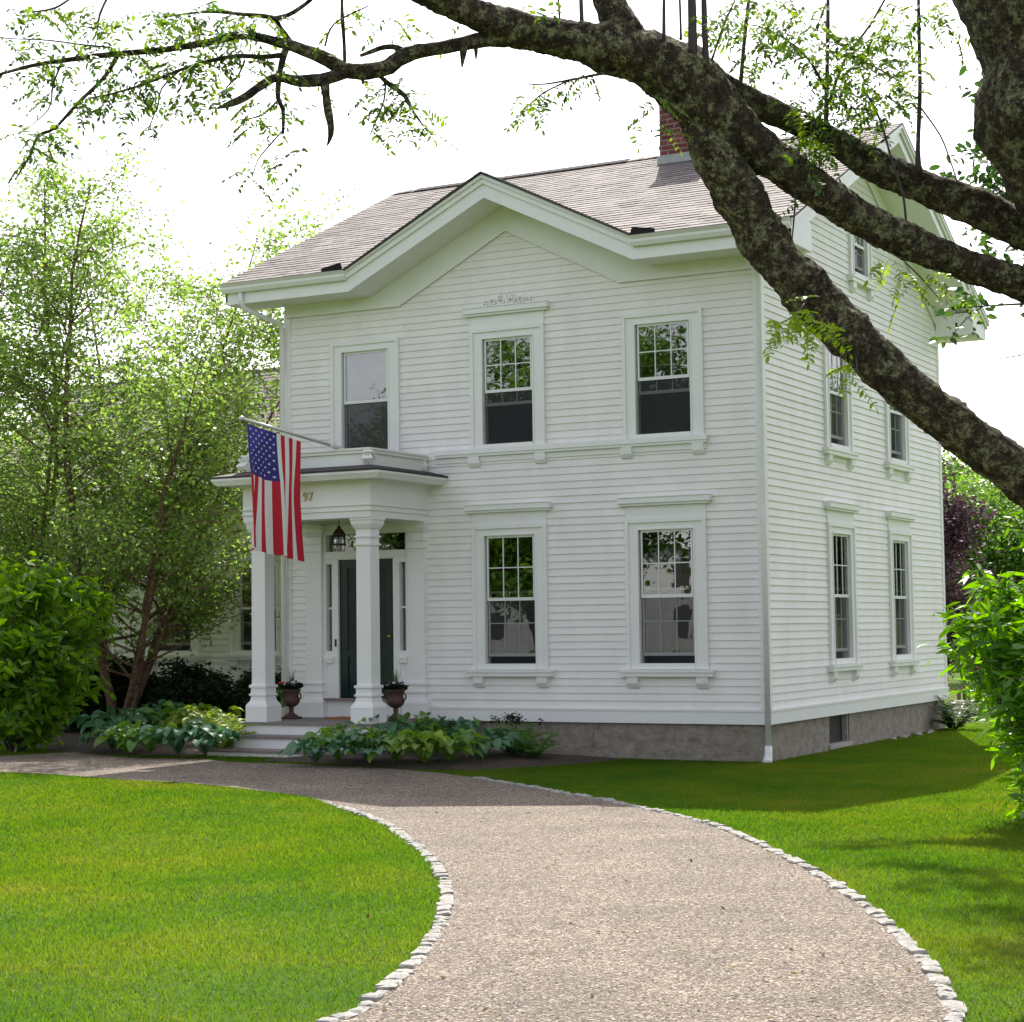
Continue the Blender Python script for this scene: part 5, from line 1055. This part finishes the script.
# thinner left hand branches: (u, v, d, r) lists
B2 = [[(520, 34, 9.9, 12), (482, 40, 9.85, 9.5), (445, 47, 9.8, 8), (408, 54, 9.8, 8), (385, 68, 9.75, 8.5), (350, 71, 9.7, 9), (322, 57, 9.7, 8), (292, 46, 9.65, 7), (262, 38, 9.6, 5.2), (240, 35, 9.6, 4.8), (205, 43, 9.5, 4.2), (160, 50, 9.4, 3.6), (105, 55, 9.3, 3.2), (60, 61, 9.2, 2.8), (30, 66, 9.2, 2.2), (-10, 77, 9.1, 1.5), (-60, 90, 9.0, .8)],
      [(350, 70, 9.7, 8), (328, 78, 9.65, 6), (300, 81, 9.6, 5), (278, 77, 9.6, 4.5), (262, 85, 9.55, 4.6), (245, 97, 9.5, 4.2), (232, 103, 9.5, 4), (218, 108, 9.45, 1.4)], [(324, 78, 9.65, 5), (326, 95, 9.6, 3.8), (328, 110, 9.6, 3.6), (331, 128, 9.6, 3.2), (330, 138, 9.6, 2.2), (327, 146, 9.6, .5)],
      [(287, 46, 9.65, 4), (282, 62, 9.6, 3.4), (279, 78, 9.6, 3), (278, 98, 9.6, 2.4), (283, 110, 9.6, 2), (283, 134, 9.6, 1.2)], [(283, 55, 9.6, 3), (262, 57, 9.55, 2.8), (238, 56, 9.5, 2.6), (210, 61, 9.4, 2.2), (180, 70, 9.35, 1.9), (150, 82, 9.3, 1.6), (115, 93, 9.3, 1.3), (90, 98, 9.2, .8)],
      [(118, 55, 9.3, 2.6), (108, 72, 9.3, 2.4), (98, 84, 9.25, 2.2), (78, 103, 9.2, 2), (55, 128, 9.2, 1.8), (38, 136, 9.2, 1.7), (30, 155, 9.2, 1.3), (15, 180, 9.2, .8)], [(292, 44, 9.65, 3.6), (280, 28, 9.65, 3.2), (272, 18, 9.6, 3), (240, 14, 9.55, 2), (205, 12, 9.5, 1.6), (165, 17, 9.4, 1)],
      [(272, 19, 9.6, 2.8), (288, 15, 9.6, 2.6), (300, 8, 9.6, 2.2), (315, -5, 9.6, 1.8), (330, -30, 9.6, 1.2)], [(345, 68, 9.7, 2.4), (344, 40, 9.7, 2), (342, 10, 9.7, 1.9), (343, -30, 9.7, 1.2)], [(408, 53, 9.8, 3), (398, 48, 9.8, 3.2), (385, 47, 9.8, 3), (360, 56, 9.8, 1.8)],
      [(375, 72, 9.75, 2), (390, 85, 9.75, 3), (405, 96, 9.75, 2.6), (412, 110, 9.75, 1.6), (428, 132, 9.75, .8)], [(385, 78, 9.75, 1.2), (384, 100, 9.75, 1), (370, 135, 9.75, .6)], [(362, 75, 9.75, 2.6), (363, 84, 9.75, 1.2)], [(464, 44, 9.8, 4), (463, 55, 9.8, 2.6), (462, 67, 9.8, .7)], [(475, 44, 9.8, 3), (476, 52, 9.8, 2), (476, 59, 9.8, .8)],
      [(325, 46, 9.7, 1.3), (334, 24, 9.7, 1), (368, 6, 9.7, .7)], [(245, 60, 9.5, 1.2), (238, 76, 9.5, 1), (226, 88, 9.5, .8), (228, 98, 9.5, .6)], [(180, 70, 9.35, 1.1), (162, 88, 9.35, 1), (158, 105, 9.3, .9), (148, 130, 9.3, .6)], [(115, 55, 9.3, 1.4), (112, 48, 9.3, 1), (85, 45, 9.2, 1), (45, 40, 9.2, .9), (5, 38, 9.1, .7), (-30, 30, 9, .5)],
      [(110, -8, 9.3, 1.4), (100, 14, 9.3, 1.2), (97, 30, 9.3, .7)], [(75, -5, 9.3, 1.3), (55, 8, 9.2, 1.2), (32, 12, 9.2, .8)], [(280, 98, 9.6, 1.2), (262, 115, 9.6, 1.0), (240, 120, 9.6, .6)], [(285, 128, 9.6, .9), (270, 145, 9.6, .8), (258, 160, 9.6, .7), (250, 185, 9.6, .4)], [(62, 62, 9.2, 1.2), (53, 85, 9.2, 1), (48, 110, 9.2, .7), (18, 135, 9.2, .4)],
      [(618, 72, 10, 2), (600, 74, 10, 1.6), (575, 79, 10, 1.2), (545, 84, 10, 1), (525, 84, 10, .6)], [(570, 80, 10, 1), (545, 92, 10, .9), (530, 104, 10, .6)]]
for b_ in B2: limb([(a, b, c, d*.85) for a, b, c, d in b_], 'branch', seg=9, wob=.14, wsc=22, step=.03, knots=3 if b_[0][3] < 4 else 10)
SH = [[(694, 90, 10.05, 6), (693, 50, 10.05, 5), (692, 0, 10.05, 4.4), (690, -60, 10.05, 3.5), (688, -160, 10.05, 2)], [(709, 100, 10.05, 4.5), (706, 55, 10.05, 3.4), (704, 0, 10.05, 3), (703, -80, 10.05, 2)], [(740, 92, 10.5, 2.4), (744, 45, 10.5, 2), (749, -5, 10.5, 1.8), (752, -60, 10.5, 1)],
      [(826, 132, 10.7, 2.8), (827, 80, 10.7, 2.2), (828, 20, 10.7, 2), (828, -40, 10.7, 1.4)], [(919, 172, 10.6, 4), (918, 150, 10.6, 2.4), (920, 90, 10.6, 2.1), (919, 30, 10.6, 1.9), (918, -40, 10.6, 1.2)], [(664, 40, 10, 2), (664, 10, 10, 1.8), (664, -20, 10, 1.2)], [(582, 26, 10, 2.2), (581, 0, 10, 1.9), (580, -30, 10, 1.2)], [(681, 40, 10, 1.4), (680, 5, 10, 1.2), (678, -30, 10, .9)], [(560, 24, 10, 1.2), (558, -10, 10, .9)],
      [(804, 118, 10.5, 1.6), (797, 165, 10.3, 1.3), (795, 205, 10.2, 1), (792, 240, 10.2, .7)], [(862, 85, 10.6, 1), (880, 120, 10.5, 1.2), (893, 165, 10.4, 1.2), (903, 195, 10.4, 1.3), (907, 235, 10.4, 1.2)], [(921, 108, 10.6, .9), (940, 135, 10.6, .9), (950, 160, 10.6, .8), (960, 190, 10.6, .7)], [(830, 100, 10.7, 1.6), (845, 60, 10.7, 1.4), (870, 25, 10.7, 1.2), (890, -10, 10.7, .9)], [(826, 90, 10.7, 1.4), (805, 55, 10.6, 1.2), (770, 30, 10.6, .9), (750, 25, 10.6, .6)], [(827, 50, 10.7, 1.2), (860, 60, 10.6, 1), (890, 75, 10.6, .8)],
      [(712, 60, 10.1, 1.2), (722, 30, 10.1, 1), (735, 0, 10.1, .8)], [(850, 335, 10.05, 1.5), (855, 350, 10.0, 1.2), (858, 375, 9.9, .8)], [(905, 262, 10.3, .8), (925, 282, 10.2, .7), (940, 300, 10.1, .4)], [(806, 300, 9.9, 1.0), (798, 312, 9.6, .8), (775, 328, 9.35, .4)]]
for b_ in SH: limb(b_, 'shoot', seg=7, wob=.05, wsc=20, step=.05, knots=1, m=M['twig'])
# high crown above the picture, which throws the broken shade on the right hand lawn
UL = [([(5.55, -11.5, 6.2), (5.3, -9.5, 8.2), (5.0, -7.0, 9.4), (4.2, -4.6, 10.2)], .12), ([(5.3, -9.5, 8.2), (4.2, -6.5, 9.5), (2.9, -3.4, 10.0), (1.5, -.9, 9.9)], .022), ([(4.6, -7.4, 9.2), (3.6, -4.5, 9.8), (2.6, -2.0, 10.1)], .018)]
for u_, r0_ in UL: mb = MB(); mb.tube([Vector(u_[0]).lerp(Vector(u_[1]), t/6) for t in range(6)]+[Vector(p) for p in u_[1:]], [r0_*(1-.08*i) for i in range(5+len(u_))], 10, wob=.1); mb.build('upper_limb', M['bark'], lo, smooth=True)
SHADE = [(4.2, -7.45, .85, .12, 9.6), (3.6, -7.9, .30, .10, 9.4), (4.6, -8.9, .55, .16, 9.8), (5.15, -9.6, .7, .35, 9.8), (5.6, -10.6, .5, .45, 10.0), (5.9, -12.0, .35, .6, 10.2), (6.4, -8.2, .8, .5, 10.0), (6.9, -10.2, .8, .8, 10.2)]
# pinnate leaves
LP, LD, LS, LR = [], [], [], []
def pinnate(p, d, L_, npair=7, lsz=.030, cval=None):
    p = Vector(p); d = Vector(d).normalized(); sd = d.cross(Vector((random.gauss(0, .4), random.gauss(0, .4), 1))).normalized(); cv = random.random()*.55 if cval is None else cval; pts = [p.copy()]; nn = sd.cross(d)
    for i in range(npair+1):
        d = (d+Vector((0, 0, -.06))).normalized(); p = p+d*L_/(npair+1); pts.append(p.copy())
        for s in ((-1, 1) if i < npair else (0,)):
            LP.append(tuple(p)); LD.append(tuple(sd*s+d*(.35 if s else 1)+nn*random.gauss(0, .15)+Vector((0, 0, -.12)))); LS.append(lsz*random.uniform(.8, 1.15)); LR.append(min(1, max(0, cv+random.uniform(-.12, .12))))
    rach.tube(pts, .0014, 3, cap=False)
rach = MB()
def cluster(u, v, su, sv, d, n, L_=.20, cv=None, lsz=.038, sd_=.25, down=.45):
    for _ in range(int(n*1.7)):
        p = dp(random.gauss(u, su), random.gauss(v, sv), d+random.gauss(0, sd_)); a = random.random()*6.28
        pinnate(p, (math.cos(a), math.sin(a), random.gauss(-down, .4)), L_*random.uniform(.7, 1.2), random.randint(5, 8), lsz, None if cv is None else min(1, max(0, random.gauss(cv, .12))))
def along(b_, n, **k):
    for _ in range(n):
        i = random.randrange(len(b_)-1); t = random.random(); a, b = b_[i], b_[i+1]; p = dp(a[0]+(b[0]-a[0])*t, a[1]+(b[1]-a[1])*t, a[2]); an = random.random()*6.28
        pinnate(p, (math.cos(an), math.sin(an), random.gauss(-.5, .4)), .17*random.uniform(.7, 1.2), random.randint(5, 8), .034, k.get('cv'))
for i, n in ((0, 16), (4, 22), (5, 20), (6, 24), (18, 16), (17, 7), (19, 6), (20, 6), (21, 5), (22, 5), (23, 8), (10, 16), (11, 7), (3, 6), (16, 4), (24, 8), (25, 8), (1, 3), (15, 2)):
    if i < len(B2): along(B2[i][1:] if i else B2[i][8:], n)
for c in ((120, 15, 40, 9, 9.3, 12), (45, 55, 22, 14, 9.2, 10), (190, 20, 22, 9, 9.4, 9), (235, 25, 14, 10, 9.5, 12), (170, 62, 35, 10, 9.4, 12), (215, 52, 20, 8, 9.5, 8), (140, 95, 20, 8, 9.3, 9), (190, 85, 14, 6, 9.4, 4), (35, 130, 12, 10, 9.2, 4), (330, 40, 12, 8, 9.7, 2), (400, 18, 22, 10, 9.7, 6), (402, 100, 12, 10, 9.75, 9), (260, 120, 16, 14, 9.6, 5), (365, 92, 14, 4, 9.7, 3),
          (540, 95, 12, 7, 10, 4), (655, 115, 10, 10, 9.8, 5), (545, 8, 10, 8, 10, 5), (20, 8, 10, 5, 9.2, 3), (250, 80, 20, 10, 9.5, 3), (295, 165, 12, 8, 9.6, 3),
          (750, 15, 22, 12, 10.5, 16), (800, 30, 30, 16, 10.6, 26), (845, 55, 25, 18, 10.6, 36), (835, 92, 20, 12, 10.6, 20), (880, 40, 22, 20, 10.6, 26), (770, 55, 14, 12, 10.5, 8), (900, 75, 10, 14, 10.6, 10), (800, 130, 14, 16, 10.4, 16), (878, 112, 12, 8, 10.5, 5), (720, 20, 12, 10, 10.2, 6), (805, 150, 8, 14, 10.3, 8), (858, 112, 10, 8, 10.6, 6), (935, 12, 10, 8, 10.4, 6), (955, 40, 3, 4, 10.3, 1), (745, 5, 30, 5, 10.3, 6), (870, 100, 20, 6, 10.6, 6)):
    cluster(*c)
cluster(792, 322, 16, 8, 9.35, 13, cv=.98, L_=.18, lsz=.040, down=.15, sd_=.08); cluster(852, 368, 5, 8, 9.9, 3, cv=.9); cluster(925, 290, 22, 10, 10.1, 7, cv=.75, lsz=.035); cluster(885, 262, 10, 4, 10.1, 3, cv=.9)  # first spray: sunlight on it is put into its yellower leaf colour
for (gx_, gy_, sx_, sy_, zz) in SHADE:
    for _ in range(int(60*(sx_+.25)*(sy_+.25)/.35)):
        x_ = random.gauss(gx_, sx_*.55); y_ = random.gauss(gy_, sy_*.55); z_ = zz+random.uniform(-.1, .5); a = random.random()*6.28
        pinnate((x_-.29*z_, y_+.78*z_, z_), (math.cos(a), math.sin(a), -.2), .22, 7, .06)
LS_ = np.array(LS); P_ = np.array(LP); D = np.array(LD); V, F = leaves(P_, LS_, .45, 1.2, D, shape=6)
mk_np('foliage', V, F, LR, M['locustleaf'], lo); rach.build('leaf_stalks', M['treeleaf'], lo)

# ------------------------------------------------------------------ small things at the back
t = empty('garden_bench', (-.62, 12.2, 0), 'dark brown wooden bench on the back lawn behind the house corner', 'bench')
mb = MB(); mb.box(-1.0, -.2, 12.05, 12.5, .42, .46); mb.build('seat', M['wood'], t); mb = MB(); mb.box(-1.0, -.2, 12.5, 12.54, .60, .95); mb.build('backrest', M['wood'], t)
for x in (-.98, -.28):
    for y in (12.07, 12.46): mb = MB(); mb.box(x, x+.06, y, y+.039, 0, .419 if y < 12.2 else .62); mb.build('leg', M['wood'], t)
mb = MB(); mb.box(-.85, -.35, 11.3, 11.7, 0, .22); mb.box(-.88, -.32, 11.27, 11.73, .2205, .27); o = mb.build('stone_block', M['stone']); tagit(o, 'pale stone block on the grass in front of the bench', 'stone block')
def rock(loc, s, label):
    mb = MB(); vs = []; fs = []; n = 8
    for k, (q, z) in enumerate(((.8, 0), (1, .35), (.7, .75))):
        for i in range(n): a = i*6.283/n; vs.append((loc[0]+s*q*math.cos(a)*random.uniform(.8, 1.2), loc[1]+s*q*math.sin(a)*random.uniform(.7, 1.1), loc[2]+s*z*random.uniform(.8, 1.1)))
    vs.append((loc[0], loc[1], loc[2]+s*.9))
    for k in range(2):
        for i in range(n): j = (i+1) % n; fs.append((k*n+i, k*n+j, k*n+n+j, k*n+n+i))
    for i in range(n): fs.append((2*n+i, 2*n+(i+1) % n, 3*n))
    mb.add(vs, fs); o = mb.build('stone', M['stone']); tagit(o, label, 'stone', 'loose stones by the foundation')
for i, (x, y, s) in enumerate(((.12, 4.6, .05), (.15, 5.0, .06), (.10, 5.35, .045), (.16, 5.7, .065), (.2, 6.1, .05), (.14, 6.4, .06))): rock((x, y, 0), s, 'small pale stone lying along the side foundation')
print('objects', len(S.objects))
